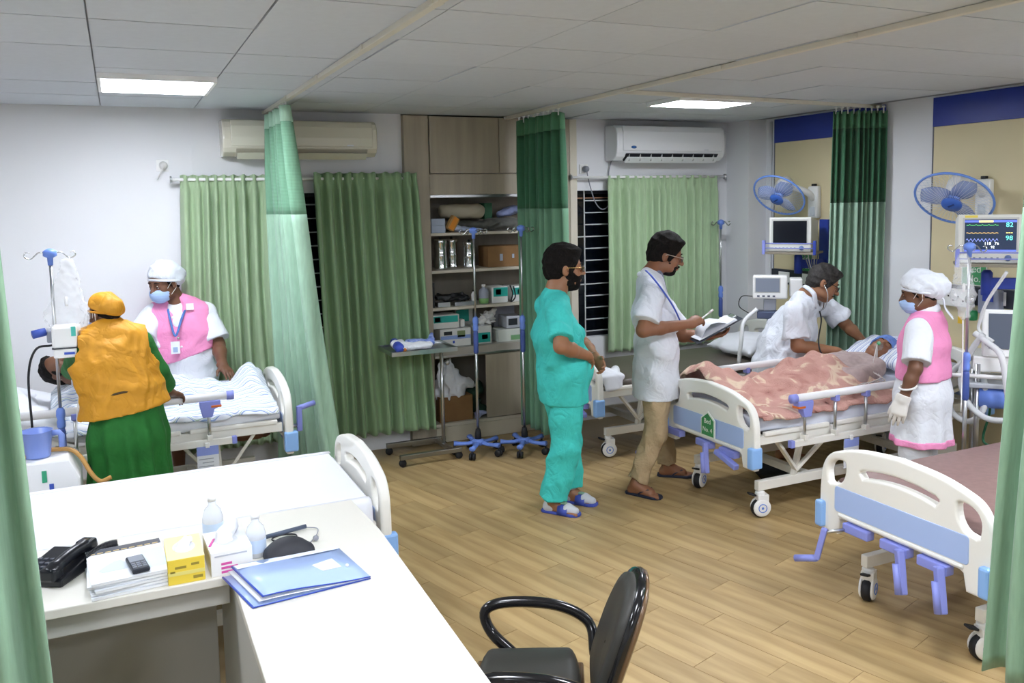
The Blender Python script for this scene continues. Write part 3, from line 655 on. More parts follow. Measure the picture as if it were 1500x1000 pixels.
# patient blankets as draped height fields
def drape(name, label, x0, x1, ynear, yfar, base, lumps, over, m, seed, fold, cat='blanket', nx=110, ny=90, edge=None):
    r = np.random.default_rng(seed); ph = r.random(12)*6; org = V3((x0+x1)/2, (ynear+yfar)/2, base); V = []
    tot = (yfar-ynear)+over
    def hz(x, y):
        z = 0
        for (cx, cy, sx, sy, h) in lumps: z += h*math.exp(-((x-cx)/sx)**2-((y-cy)/sy)**2)
        return z
    for i in range(nx+1):
        x = x0+(x1-x0)*i/nx
        for j in range(ny+1):
            s = tot*j/ny; y = yfar-s; wob = .014*sin(x*31+ph[0]+y*4)+.01*sin(x*53+y*19+ph[1])
            xx = x+(edge(s/tot) if edge and i in (0, nx) else 0)
            if y < ynear: e = ynear-y; yy = ynear-.022-.02*sin(min(1, e/.05)*pi/2)+wob*.8; zz = base+hz(x, ynear)-.018-e*.93+.01*sin(x*17+ph[2])
            else:
                yy = y; h = hz(x, y); zz = base+h
                f = fold*(sin(x*27+y*21+ph[3]+2*sin(y*9+ph[4]))*.5+sin(y*37-x*15+ph[5]+1.5*sin(x*11))*.35+sin(x*61+y*43+ph[6])*.2); zz += max(-.006, f)*(1 if h > .015 else .4)
                d = y-ynear
                if d < .05: zz -= .018*(1-d/.05)
            V.append((xx-org[0], yy-org[1], zz-org[2]))
    Q = np.array([(i*(ny+1)+j, i*(ny+1)+j+1, (i+1)*(ny+1)+j+1, (i+1)*(ny+1)+j) for i in range(nx) for j in range(ny)])
    o = obj(name, raw_mesh(name, V, Q, True), m, None, org, solid=.012); return tag(o, label, cat)
mb = mat('pink_blanket', '#c49488', 1.0, var=.01, bump=.5, bs=120); mb.node_tree.nodes['Principled BSDF'].inputs['Specular IOR Level'].default_value = .08; nt = mb.node_tree; N = nt.nodes; L = nt.links
tc = N.new('ShaderNodeTexCoord'); nz = N.new('ShaderNodeTexNoise'); nz.inputs['Scale'].default_value = 4.5; nz.inputs['Detail'].default_value = 2.5; nz.inputs['Distortion'].default_value = 1.6; L.new(tc.outputs['Object'], nz.inputs['Vector'])
rp = N.new('ShaderNodeValToRGB'); e = rp.color_ramp; e.elements[0].position = 0; e.elements[0].color = hexc('#5d4038'); e.elements[1].position = .30; e.elements[1].color = hexc('#b18077')
for p, c in ((.26, '#5d4038'), (.42, '#c4978c'), (.56, '#cba094'), (.61, '#dfc6b0'), (.67, '#e2cfb6'), (.72, '#c09085')): q = e.elements.new(p); q.color = hexc(c)
L.new(nz.outputs['Fac'], rp.inputs[0]); L.new(rp.outputs[0], N['Principled BSDF'].inputs['Base Color'])
drape('blanket', 'dusty pink fleece blanket with cream flowers over the patient on the right bed', 3.455, 4.66, 3.975, 4.83, .694,
      [(3.52, 4.62, .13, .2, .19), (3.62, 4.42, .15, .16, .07), (3.95, 4.42, .4, .22, .07), (4.22, 4.42, .22, .27, .13), (4.52, 4.42, .24, .24, .15)], .02, mb, 3, .034)
drape('blanket', 'white and blue striped sheet covering the patient in the left bed', -.42, .86, 5.46, 6.27, .755,
      [(-.28, 5.9, .2, .22, .17), (.05, 5.9, .3, .2, .13), (.4, 5.92, .3, .2, .09), (.76, 5.98, .1, .22, .13), (.82, 6.12, .08, .14, .06)], .03, M_str, 5, .026)
# chart cards hanging from the lower bars
def card(label, loc, rz):
    t = thing('chart_card', label, 'chart card', loc, rz, 'patient chart cards'); obj('sheet', MB().box((0, 0, -.09), (.125, .004, .18)), mat('card_white', '#e6eaf0', .3), t)
    obj('header', MB().box((0, -.0028, -.02), (.125, .002, .055)), mat('card_blue', '#8f9fe0', .35), t); obj('clip', MB().box((0, 0, .012), (.025, .012, .03)), M_white, t, bevel=.003)
    for i in range(4): obj('print_line', MB().box((-.01+.01*(i % 2), -.0026, -.07-i*.022), (.085-.02*(i % 2), .001, .005)), mat('print_grey', '#9aa0aa', .6), t)
card('blue and white patient chart card hanging from the rail of the pink blanket bed', pY(1247, 643, 3.905), 0)
card('blue and white patient chart card hanging from the rail of the striped bed', pY(304, 655, 5.37), 0)
# ---------------------------------------------------------------- people
def q3(x, y, Y): return pY(x, y, Y)
def lerp(a, b, t): return np.asarray(a)+(np.asarray(b)-np.asarray(a))*t
def frame(J):
    hf = unit(J['hf']); hu = unit(J['hu']-hf*(np.dot(J['hu'], hf))); hl = np.cross(hu, hf); J['hf'], J['hu'], J['hl'] = hf, hu, hl
    J['R'] = np.array([hf, hl, hu]); s = J.get('hs', 1.0)
    J['H'] = lambda x, y, z: J['hc']+(hf*x+hl*y+hu*z)*s
def head_prims(J):
    H, R, s = J['H'], J['R'], J.get('hs', 1.0); e = lambda c, r, k=.02, op='+': el(H(*c), np.array(r)*s, R, k, op)
    t = lambda a, b, r1, r2, k=.012: rc(H(*a), H(*b), r1*s, r2*s, k=k)
    P = [e((-.012, 0, .03), (.097, .077, .085)), e((.028, 0, -.04), (.062, .06, .072), .03), e((.055, 0, -.088), (.03, .034, .024), .025),
         t((.074, -.034, .022), (.074, .034, .022), .014, .014, .016)]
    for y in (-1, 1):
        P += [e((.058, y*.04, -.03), (.024, .022, .024), .02), e((.02, y*.05, -.075), (.04, .016, .024), .025)]
        P += [e((.093, y*.031, .003), (.014, .017, .011), .012, '-'), e((.077, y*.031, .002), (.013, .016, .010), .006)]
        P += [e((-.008, y*.079, -.012), (.02, .008, .032), .008), e((.004, y*.084, -.014), (.008, .006, .014), .006, '-')]
        P += [e((.094, y*.011, -.03), (.012, .009, .008), .008)]
    P += [t((.088, 0, .010), (.112, 0, -.026), .008, .0125, .012), t((.089, -.02, -.06), (.089, .02, -.06), .007, .007, .01), t((.093, -.010, -.056), (.093, .010, -.056), .005, .005, .006), t((.089, -.014, -.068), (.089, .014, -.068), .0075, .0075, .008)]
    P += [rc(H(-.03, 0, -.06), J['nk'], .055*s, .062, k=.03)]
    return P
def hand_prims(wr, d, n, side, curl=(.35, .5, .4), spread=.0, s=1.0, thumb=(.55, .75, .35)):
    d = unit(d); n = unit(n-d*np.dot(n, d)); t = np.cross(d, n)*(1 if side == 'R' else -1); wr = np.asarray(wr, float)
    P = [rc(wr-d*.01, wr+d*.075*s, .02*s, .0185*s, w=t, q=1.95, k=.02), rc(wr+d*.03*s+t*.018*s, wr+d*.06*s+t*.026*s, .015*s, .013*s, k=.012)]
    for i, L in enumerate((.068, .077, .071, .055)):
        o = (.0315-.021*i); p = wr+d*(.083-(.006 if i in (0, 3) else 0))*s+t*o*s; a = 0; dd = unit(d+t*(1.5-i)*spread)
        P.append(rc(wr+d*.045*s+t*o*.8*s, p, .0125*s, .0105*s, k=.008))
        for sg, fr in enumerate((.45, .31, .24)):
            a += curl[sg]*(1+.08*i); p2 = p+(dd*cos(a)+n*sin(a))*L*fr*s; P.append(rc(p, p2, (.0098-.0012*sg)*s, (.0086-.0012*sg)*s, k=.003)); p = p2
    b = wr+d*.03*s+t*.028*s; v = unit(d*thumb[0]+t*thumb[1]+n*thumb[2]); m = b+v*.04*s; v2 = unit(d*(thumb[0]+.35)+t*thumb[1]*.5+n*(thumb[2]+.15))
    return P+[rc(b, m, .0135*s, .011*s, k=.01), rc(m, m+v2*.032*s, .0105*s, .008*s, k=.004)]
def body_prims(J):
    lat = J['lat']; P = head_prims(J); g = J.get('g', (.085, .08, .09)); fs = J.get('ls', 1.0)
    P += [rc(J['pe'], J['wa'], g[0], g[1], w=lat, q=1.4, k=.05), rc(J['wa'], J['ch'], g[1], g[2], w=lat, q=1.45, k=.05), rc(J['ch'], J['sc'], g[2], .06, w=lat, q=1.6, k=.05), rc(J['sL'], J['sR'], .046, k=.04), rc(J['sc'], J['nk'], .065, .06, k=.04)]
    for s in 'LR':
        P += [rc(J['s'+s], J['e'+s], .048*fs, .040*fs, k=.03), rc(J['e'+s], lerp(J['e'+s], J['w'+s], .35), .040*fs, .040*fs, k=.02), rc(lerp(J['e'+s], J['w'+s], .35), J['w'+s], .040*fs, .026*fs, k=.02)]
        h = J['h'+s]; P += hand_prims(J['w'+s], h[0], h[1], s, *h[2:])
        P += [rc(J['p'+s], J['k'+s], .078, .052, k=.04), rc(J['k'+s], lerp(J['k'+s], J['a'+s], .3), .05, .052, k=.03), rc(lerp(J['k'+s], J['a'+s], .3), J['a'+s], .052, .034, k=.03)]
        a, f = J['a'+s], unit(J['t'+s]-J['a'+s]*1.0); f = unit(V3(f[0], f[1], 0)); l = V3(-f[1], f[0], 0); gz = J['gz'+s]
        P += [rc(V3(*(a-f*.03)[:2], gz+.035), V3(*(a+f*.10)[:2], gz+.03), .034, .026, w=l, q=1.25, k=.03), rc(a, V3(*(a+f*.11)[:2], gz+.03), .034, .024, w=l, q=1.3, k=.03)]
        for i in range(5):
            o = (i-2)*.0165*(1 if s == 'R' else -1); b = V3(*(a+f*.12+l*o)[:2], gz+.022); P.append(rc(b, b+f*(.055-.007*i)+V3(0, 0, -.006), .012-.0012*i, .010-.001*i, k=.004))
    return P
def finish(J, up=(0, 0, 1)):
    frame(J)
    for s in 'LR':
        J.setdefault('p'+s, J['pe']+J['lat']*(.085 if s == 'L' else -.085))
        J.setdefault('gz'+s, 0.0)
def torso(J, inf, q=1.42, g=None, hem=None):
    g = g or J.get('g', (.085, .08, .09)); lat = J['lat']
    P = [rc(J['pe'], J['wa'], g[0]+inf, g[1]+inf, w=lat, q=q, k=.06), rc(J['wa'], J['ch'], g[1]+inf, g[2]+inf, w=lat, q=q, k=.06), rc(J['ch'], J['sc'], g[2]+inf, .058+inf, w=lat, q=1.75, k=.05), rc(J['sL'], J['sR'], .046+inf, k=.04)]
    for s in 'LR': P.append(rc(J['nk']-(J['nk']-J['sc'])*.5, lerp(J['s'+s], J['sc'], .25), .05+inf, .045+inf, k=.04))
    return P
def sleeve(J, s, inf, t, flare=.0, k=.03):
    a, e, w_ = J['s'+s], J['e'+s], J['w'+s]
    if t <= 1: return [rc(a, lerp(a, e, t), .05+inf, .045+inf+flare, k=k, flat=True)]
    return [rc(a, e, .05+inf, .042+inf, k=k), rc(e, lerp(e, w_, t-1), .042+inf, .034+inf+flare, k=.02, flat=True)]
def pants(J, inf, end=.97, fl=.02):
    P = [rc(J['pL'], J['pR'], .10+inf*.5, k=.04), rc(J['pe']-V3(0, 0, .02), J['wa'], .1+inf*.3, .085+inf*.3, w=J['lat'], q=1.35, k=.05)]
    for s in 'LR': P += [rc(J['p'+s], J['k'+s], .088+inf, .064+inf, k=.03), rc(J['k'+s], lerp(J['k'+s], J['a'+s], end), .064+inf, .048+inf+fl, k=.03, flat=True)]
    return P
def person(J, label, skin, hair=None, loc=None, vox=.0058):
    finish(J); loc = V3(*(J['pe'][:2] if loc is None else loc[:2]), 0 if loc is None or len(loc) < 3 else loc[2]); J['loc'] = loc
    t = thing('person', label, 'person', loc); J['root'] = t
    obj('body', sdf('body', body_prims(J), vox, org=loc), skin, t); return t
def wear(J, name, prims, m, vox=.008, **k): return obj(name, sdf(name, prims, vox, org=J['loc'], **k), m, J['root'])
def eyes(J, closed=False):
    H = J['H']; s = J.get('hs', 1.0); lo = J['loc']
    for y in (-1, 1):
        if not closed:
            o = obj('eye', MB().ball(H(.0775, y*.031, .002)-lo, .0118*s, 8), mat('eye_white', '#d8d4cc', .25), J['root']); obj('iris', MB().ball(H(.0845, y*.0315, .001)-lo, .0062*s, 8), mat('iris_dark', '#1c1210', .2), o)
        obj('eyebrow', MB().tube([H(.087, y*.014, .026)-lo, H(.0895, y*.03, .031)-lo, H(.079, y*.05, .024)-lo], [.0035*s, .0042*s, .002*s], 6), M_hair, J['root'])
def lips(J):
    H = J['H']; lo = J['loc']; obj('lips', MB().tube([H(.087, -.021, -.064)-lo, H(.0955, -.008, -.062)-lo, H(.0955, .008, -.062)-lo, H(.087, .021, -.064)-lo], [.003, .0055, .0055, .003], 8), mat('lips', '#6d3a33', .45), J['root'])
M_hair = mat('hair_black', '#0d0b0a', .75, var=.4, vs=(90, 90, 90), h2='#1a1513', bump=.5, bs=180); M_hair.node_tree.nodes['Principled BSDF'].inputs['Specular IOR Level'].default_value = .2
M_skinA = mat('skin_tan', '#9a6c4e', .5, var=.08, vs=(12, 12, 12), sss=.05)
M_skinB = mat('skin_brown', '#8a5d43', .5, var=.08, vs=(12, 12, 12), sss=.05)
M_skinC = mat('skin_dark', '#704c38', .5, var=.08, vs=(12, 12, 12), sss=.04)
M_dkframe = mat('glasses_dark', '#17171b', .3); M_gold = mat('glasses_gold', '#c9a86a', .25, metal=1)
M_lens = mat('lens', '#e8eef0', .05, trans=.9, ior=1.1, alpha=.35)
def cap_hair(J, front=.078, fz=.062, nape=-.075, vol=.013, top=.012, m=None, name='hair', side=-.02):
    H, R, s = J['H'], J['R'], J.get('hs', 1.0); lo = J['loc']
    P = [el(H(-.014, 0, .034), np.array((.097+vol, .078+vol*.8, .085+vol+top))*s, R), el(H(-.055, 0, -.02), np.array((.055+vol*.5, .068+vol*.4, .06))*s, R, k=.02), el(H(.045, 0, .098), np.array((.05, .06, .024))*s, R, k=.03)]
    cut = pl(H(front, 0, fz), J['hf']*.86-J['hu']*.42); c2 = pl(H(-.06, 0, nape), -J['hu']*.9+J['hf']*.55)
    nz = wrinkle(.0035, 9, .035)
    o = wear(J, name, P, m or M_hair, .006, cuts=(cut, c2), disp=nz)
    g = MB()
    for y in (-1, 1): obj('sideburn', sdf('sideburn', [el(H(.022, y*.074, .0), np.array((.016, .007, .038))*s, R)], .005, org=lo), m or M_hair, J['root'])
    return o
def nape_hair(J):
    H, R, s = J['H'], J['R'], J.get('hs', 1.0)
    wear(J, 'hair', [el(H(-.012, 0, .026), np.array((.101, .081, .088))*s, R), el(H(-.06, 0, -.03), np.array((.045, .062, .045))*s, R, k=.02)], M_hair, .006, cuts=(pl(H(.03, 0, .0), J['hf']*.75-J['hu']*.3), pl(H(0, 0, .03), J['hu']), pl(H(-.06, 0, -.075), -J['hu']*.9+J['hf']*.55)), disp=wrinkle(.003, 9, .035))
def beard(J, full=True, m=None):
    H, R, s = J['H'], J['R'], J.get('hs', 1.0); e = lambda c, r, k=.012, op='+': el(H(*c), np.array(r)*s, R, k, op)
    th = .010 if full else .0035
    P = [e((.028, 0, -.046), (.062+th, .06+th, .074+th)), e((.055, 0, -.09), (.032+th, .036+th, .026+th)), e((.02, 0, -.082), (.052, .062+th*.6, .026+th*.6))]
    P += [e((.098, 0, -.064), (.03, .024, .0125), .006, '-'), e((.095, 0, -.008), (.045, .045, .032), .008, '-')]
    wear(J, 'beard', P, m or M_hair, .005, cuts=(pl(H(.03, 0, -.018 if full else -.028), J['hu']*.93+J['hf']*.36), pl(H(-.010, 0, -.06), -J['hf']), ), disp=wrinkle(.0015, 4, .02))
    obj('moustache', MB().tube([H(.086, -.03, -.062)-J['loc'], H(.0985, -.011, -.049)-J['loc'], H(.0985, .011, -.049)-J['loc'], H(.086, .03, -.062)-J['loc']], [.003*s, .0062*s, .0062*s, .003*s], 8), m or M_hair, J['root'])
def glasses(J, m, temple=None):
    H = J['H']; lo = J['loc']; o = None
    for y in (-1, 1):
        rim = [H(.101-.010*abs(cos(a))*0, y*.033+.023*cos(a), .0+.0165*sin(a))-lo for a in np.linspace(0, 2*pi, 20)[:-1]]
        o = obj('glasses_rim', MB().tube(rim, .0024, 6, closed=True), m, J['root'])
        obj('lens', MB().prism([(.022*cos(a), .0155*sin(a)) for a in np.linspace(0, 2*pi, 16)[:-1]], lambda a, b: H(.1005, y*.033+a, b)-lo, lambda a, b: H(.1015, y*.033+a, b)-lo), M_lens, o)
        obj('glasses_temple', MB().tube([H(.1, y*.056, .006)-lo, H(.06, y*.077, .006)-lo, H(0, y*.086, .004)-lo, H(-.02, y*.083, -.012)-lo], .0026, 6), temple or m, J['root'])
    obj('glasses_bridge', MB().tube([H(.1, -.010, .004)-lo, H(.106, 0, .006)-lo, H(.1, .010, .004)-lo], .0022, 6), m, J['root'])
def mask(J, m):
    H, R, s = J['H'], J['R'], J.get('hs', 1.0)
    P = [el(H(.052, 0, -.055), np.array((.068, .066, .056))*s, R), el(H(.098, 0, -.03), np.array((.02, .018, .03))*s, R, k=.03), el(H(.05, 0, -.085), np.array((.05, .052, .03))*s, R, k=.03)]
    wear(J, 'face_mask', P, m, .006, cuts=(pl(H(.03, 0, 0), -J['hf']), pl(H(0, 0, -.012), J['hu']*.97+J['hf']*.1)), disp=lambda x, y, z: .0015*np.sin(z*330))
    for y in (-1, 1):
        obj('mask_strap', MB().tube([H(.04, y*.062, -.025)-J['loc'], H(.005, y*.08, .012)-J['loc'], H(-.018, y*.087, -.005)-J['loc'], H(-.01, y*.082, -.04)-J['loc'], H(.035, y*.062, -.08)-J['loc']], .002, 6), M_white, J['root'])
def cap(J, m, vol=.02, back=.03, ties=False, name='surgical_cap', low=-.06):
    H, R, s = J['H'], J['R'], J.get('hs', 1.0)
    P = [el(H(-.018, 0, .04), np.array((.1+vol*.6, .08+vol*.7, .09+vol*.8))*s, R), el(H(-.075-back*.4, 0, .01), np.array((.05+back, .07+vol*.5, .06+vol))*s, R, k=.04)]
    wear(J, name, P, m, .007, cuts=(pl(H(.085, 0, .045), J['hf']*.55-J['hu']*.83), pl(H(-.08, 0, low), -J['hu']*.8+J['hf']*.62)), disp=wrinkle(.0045, 12, .06))
    obj('cap_band', MB().tube([H(.095*cos(a)-.012, .089*sin(a), .036-.028+.04*cos(a))-J['loc'] for a in np.linspace(0, 2*pi, 26)[:-1]], .008*s, 8, closed=True), m, J['root'])
    if ties:
        for y in (-1, 1): obj('cap_tie', MB().tube(bez([H(-.10, y*.02, -.03)-J['loc'], H(-.12, y*.035, -.075)-J['loc'], H(-.115, y*.03, -.13)-J['loc'], H(-.14, y*.04, -.2)-J['loc']], 5), .009, 8, flat=.35), m, J['root'])
def lanyard(J, m, p0, p1, tip, name='lanyard'):
    lo = J['loc']
    obj(name, MB().tube(bez([p0-lo, lerp(p0, tip, .5)-lo+J.get('lbow', V3(0, 0, 0)), tip-lo, lerp(p1, tip, .5)-lo+J.get('lbow', V3(0, 0, 0)), p1-lo], 6), .0075, 6, flat=.4), m, J['root'])
M_teal = mat('scrub_teal', '#3fc6bd', .8, var=.06, vs=(8, 8, 8), bump=.6, bs=13, fold=0.5, fs=6)
M_coat = mat('coat_white', '#dfe3ec', .8, var=.03, vs=(6, 6, 6), bump=.55, bs=11, fold=0.45, fs=6)
M_khaki = mat('trouser_khaki', '#b09a78', .85, var=.1, vs=(9, 9, 9), bump=.6, bs=14, fold=0.5, fs=7)
M_pink = mat('vest_pink', '#f096c4', .8, var=.06, vs=(10, 10, 10), bump=.2, bs=18, fold=0.35, fs=7)
M_orange = mat('vest_mustard', '#d39420', .6, var=.12, vs=(8, 8, 8), bump=.6, bs=11, fold=0.5, fs=5)
M_green = mat('cloth_green', '#22702a', .8, var=.2, vs=(9, 9, 9), bump=.2, bs=18, fold=0.3, fs=6)
M_lan = mat('lanyard_blue', '#3f58b8', .6); M_maskb = mat('mask_blue', '#a9c4ee', .75)
M_sandal = mat('slide_blue', '#3d4fa8', .5); M_flip = mat('flipflop_navy', '#20263a', .5); M_sock = mat('sock_grey', '#bfc2c8', .9)
def g0(px, py, z=.08): p = pz(px, py, 0); return V3(p[0], p[1], z)

# man in teal scrubs, hands folded, watching
Y = 4.80; lat = unit((.22, .97, 0))
J = dict(hc=q3(826, 392, Y), hf=V3(.96, -.26, -.06), hu=V3(.05, 0, 1), hs=1.16, nk=q3(815, 425, Y), lat=lat, g=(.118, .122, .122), ls=1.12)
J['sc'] = q3(812, 443, Y); J['sR'] = J['sc']-lat*.185+V3(-.02, 0, -.045); J['sL'] = J['sc']+lat*.185+V3(0, 0, -.045)
J['ch'] = q3(815, 490, Y); J['wa'] = q3(824, 535, Y); J['pe'] = q3(825, 572, Y)
J['eR'] = q3(822, 507, Y-.33); J['wR'] = q3(861, 521, Y-.22); J['eL'] = q3(856, 505, Y+.2); J['wL'] = q3(872, 524, Y-.05)
J['hR'] = (V3(.40, .55, -.45), V3(-.5, .1, -.8), (.55, .75, .5)); J['hL'] = (V3(.12, -.65, -.5), V3(-.8, -.1, .1), (.4, .6, .5))
J['aR'] = g0(810, 750); J['aL'] = g0(836, 735); J['tR'] = g0(862, 758); J['tL'] = g0(882, 742)
J['kR'] = lerp(J['pe'], J['aR'], .5)+V3(.02, -.07, .0); J['kL'] = lerp(J['pe'], J['aL'], .5)+V3(.04, .08, 0)
person(J, 'man in turquoise scrubs with full beard and glasses, hands folded in front of him', M_skinA); eyes(J); lips(J)
cap_hair(J); beard(J); glasses(J, M_dkframe, M_gold)
wear(J, 'trousers', pants(J, .034, .95, .014), M_teal, disp=wrinkle(.007, 3, .13))
hem = q3(825, 586, Y)
wear(J, 'scrub_top', torso(J, .026)+[rc(J['pe']-V3(0, 0, .15), J['wa'], .155, .155, w=lat, q=1.35, k=.05), el(J['wa']+V3(.04, -.01, -.0), (.135, .19, .16), k=.06), el(J['nk']+J['hf']*.085-V3(0, 0, .03), (.06, .055, .11), k=.012, op='-')]+sleeve(J, 'R', .024, .82, .012, .03)+sleeve(J, 'L', .024, .82, .012, .03), M_teal, cuts=(pl(hem, (0.03, 0, -1)),), disp=wrinkle(.007, 8, .15))
obj('watch', MB().lathe([(.034, -.012), (.036, 0), (.034, .012)], 16, Matrix.Translation(Vector(lerp(J['wL'], J['eL'], .06)-J['loc'])) @ Vector(J['wL']-J['eL']).to_track_quat('Z', 'Y').to_matrix().to_4x4()), M_steel, J['root'])
def slide(J, s, m, kind):
    a = J['a'+s]; f = J['t'+s]-a; f = unit(V3(f[0], f[1], 0)); l = V3(-f[1], f[0], 0); gz = J['gz'+s]; c = a-J['loc']; c[2] = gz
    pts = [(x, w_) for x, w_ in ((-.075, .022), (-.06, .036), (0, .04), (.08, .045), (.14, .05), (.175, .038), (.19, .016))]
    poly = pts+[(x, -w_) for x, w_ in pts[::-1]]; o = obj('sandal', MB().prism(poly, lambda x, y: c+f*x+l*y+V3(0, 0, .001), lambda x, y: c+f*x+l*y+V3(0, 0, .02)), m, J['root'], bevel=.004)
    if kind == 'slide':
        V = []; 
        for x in (.05, .08, .115):
            for k in range(9):
                an = pi*k/8; V.append(c+f*x+l*(.054*cos(an))+V3(0, 0, .012+.072*sin(an)*(1-.25*(x-.05)/.065)))
        ob = obj('strap', MB().add(V, [(i*9+k, i*9+k+1, (i+1)*9+k+1, (i+1)*9+k) for i in range(2) for k in range(8)], True), m, o, solid=.006)
        obj('buckle', MB().box(c+f*.085-l*.02+V3(0, 0, .08), (.035, .03, .008), rz=math.atan2(f[1], f[0])), mat('buckle_green', '#8fb39a', .5), ob)
        b = c+V3(0, 0, .038); wear(J, 'sock', [rc(b-f*.03+J['loc'], b+f*.1+J['loc'], .038, .03, w=l, q=1.15, k=.02), rc(b+f*.1+J['loc'], b+f*.155+J['loc']-V3(0, 0, .01), .034, .024, w=l, q=1.4, k=.02), rc(a, a+V3(0, 0, .03), .045, .043, k=.03)], M_sock, .007)
    else:
        for y in (-1, 1): obj('thong_strap', MB().tube([c+f*.13+l*.006*y+V3(0, 0, .03), c+f*.10+l*.026*y+V3(0, 0, .058), c+f*.05+l*.044*y+V3(0, 0, .035), c+f*.03+l*.044*y+V3(0, 0, .016)], .0075, 8, flat=.6), m, o)
for s in 'LR': slide(J, s, M_sandal, 'slide')
J1 = J

# doctor in the long white coat with the clipboard
Y = 4.88; lat = unit((.42, .9, 0))
J = dict(hc=q3(975, 373, Y), hf=V3(.84, -.45, -.30), hu=V3(.25, -.1, .97), hs=1.12, nk=q3(952, 404, Y), lat=lat, g=(.118, .112, .112), ls=1.08)
J['sc'] = q3(952, 416, Y); J['sR'] = J['sc']-lat*.175+V3(-.01, 0, -.05); J['sL'] = J['sc']+lat*.175+V3(.02, 0, -.05)
J['ch'] = q3(958, 460, Y); J['wa'] = q3(962, 505, Y); J['pe'] = q3(960, 553, Y)
J['eR'] = q3(942, 484, Y-.26); J['wR'] = q3(1012, 474, Y-.28); J['eL'] = q3(1000, 492, Y+.16); J['wL'] = q3(1040, 492, Y+.02)
J['hR'] = (V3(.85, .1, .28), V3(.1, .55, -.8), (.5, .6, .5), 0, 1, (.75, .45, .4)); J['hL'] = (V3(.75, -.35, .1), V3(-.1, 0, 1), (.25, .35, .3))
J['aR'] = g0(932, 724); J['aL'] = g0(978, 697); J['tR'] = g0(972, 732); J['tL'] = g0(1020, 699)
J['kR'] = lerp(J['pe'], J['aR'], .5)+V3(.02, -.09, 0); J['kL'] = lerp(J['pe'], J['aL'], .5)+V3(.03, .05, 0)
person(J, 'doctor in a long white coat reading a clipboard and holding a pen', M_skinB); eyes(J); lips(J); cap_hair(J, top=.02); beard(J, False); glasses(J, M_dkframe, mat('glasses_clear', '#b7a79a', .3))
wear(J, 'trousers', pants(J, .016, .95, .006), M_khaki, disp=wrinkle(.007, 13, .11))
hem = q3(960, 579, Y)
sub = [el(J['nk']+J['hf']*.075-V3(0, 0, .02), (.05, .05, .10), k=.012, op='-')]
wear(J, 'white_coat', torso(J, .028)+[rc(J['pe']-V3(0, 0, .12), J['wa'], .165, .13, w=lat, q=1.32, k=.05)]+sub+sleeve(J, 'R', .032, .80, .022)+sleeve(J, 'L', .032, .8, .022), M_coat, cuts=(pl(hem, (.02, 0, -1)),), disp=wrinkle(.006, 28, .17))
lo = J['loc']; ff = unit(V3(lat[1], -lat[0], 0)); H = J['H']
nk = J['nk']; obj('collar', MB().tube(bez([nk+ff*.09-lat*.03-V3(0, 0, .14)-lo, nk+ff*.05-lat*.072-V3(0, 0, .02)-lo, nk-ff*.062-lat*.04+V3(0, 0, .012)-lo, nk-ff*.062+lat*.04+V3(0, 0, .012)-lo, nk+ff*.05+lat*.072-V3(0, 0, .02)-lo, nk+ff*.09+lat*.03-V3(0, 0, .14)-lo], 6), .011, 8, flat=1.6), M_coat, J['root'])
obj('shirt_front', sdf('shirt', [rc(nk+ff*.035, nk+ff*.075-V3(0, 0, .14), .055, .05, w=lat, q=1.2, k=.02)], .008, org=lo), mat('shirt_check', '#8d95b0', .8, var=.5, vs=(60, 60, 60)), J['root'])
tip = q3(999, 450, Y-.12)+ff*.02
obj('lanyard', MB().tube(bez([q3(946, 396, Y-.12)-lo, q3(955, 405, Y-.215)-lo, q3(972, 427, Y-.25)-lo, q3(988, 452, Y-.235)-lo, q3(998, 474, Y-.20)-lo], 6), .0085, 6, flat=.5), M_lan, J['root'])
for i in range(4): obj('button', MB().ball(J['ch']+ff*(.155)-V3(0, 0, -.02+i*.13)-lo, .008, 6), M_white, J['root'])
for s in 'LR': slide(J, s, M_flip, 'flip')
J2 = J
# clipboard and pen
a = unit((.80, -.30, .46)); b = unit((.42, .9, .05)); b = unit(b-a*np.dot(a, b)); n = np.cross(a, b); c = q3(1047, 481, Y-.04)
if n[2] < 0: n = -n
cbd = thing('clipboard', 'dark clipboard with white papers held by the doctor in the long coat', 'clipboard', c)
Rm = Matrix(np.array([a, b, n]).T)
obj('board', MB().box((0, 0, 0), (.36, .25, .006), R=Rm), mat('clipboard_dark', '#2b3140', .4), cbd, bevel=.002)
for i in range(3): obj('paper', MB().box(n*(.006+.004*i)+a*(.0-.006*i), (.30, .215, .002), R=Rm @ Matrix.Rotation(.05*(i-1), 3, 'Z')), M_sheet, cbd)
obj('turned_page', MB().add([n*.02+a*(-.13+.05*i)+b*(sx*.1)+n*.05*sin(i/4*pi) for i in range(5) for sx in (-1, 1)], [(2*i, 2*i+1, 2*i+3, 2*i+2) for i in range(4)], True), M_sheet, cbd, solid=.002)
obj('clip', MB().box(n*.014+a*.15, (.03, .1, .014), R=Rm), M_steel, cbd, bevel=.003)
hp = J['wR']+unit(V3(.85, .1, .28))*.1
pen = thing('pen', 'pale pen held in the right hand of the clipboard doctor', 'pen', hp); obj('pen_barrel', MB().tube([V3(-.035, .01, -.03), V3(.075, .0, .035)], .005, 8), M_white, pen); obj('pen_cap', MB().tube([V3(.06, .001, .026), V3(.095, .0, .047)], .0075, 8), mat('pen_pale', '#d8cfd0', .4), pen)

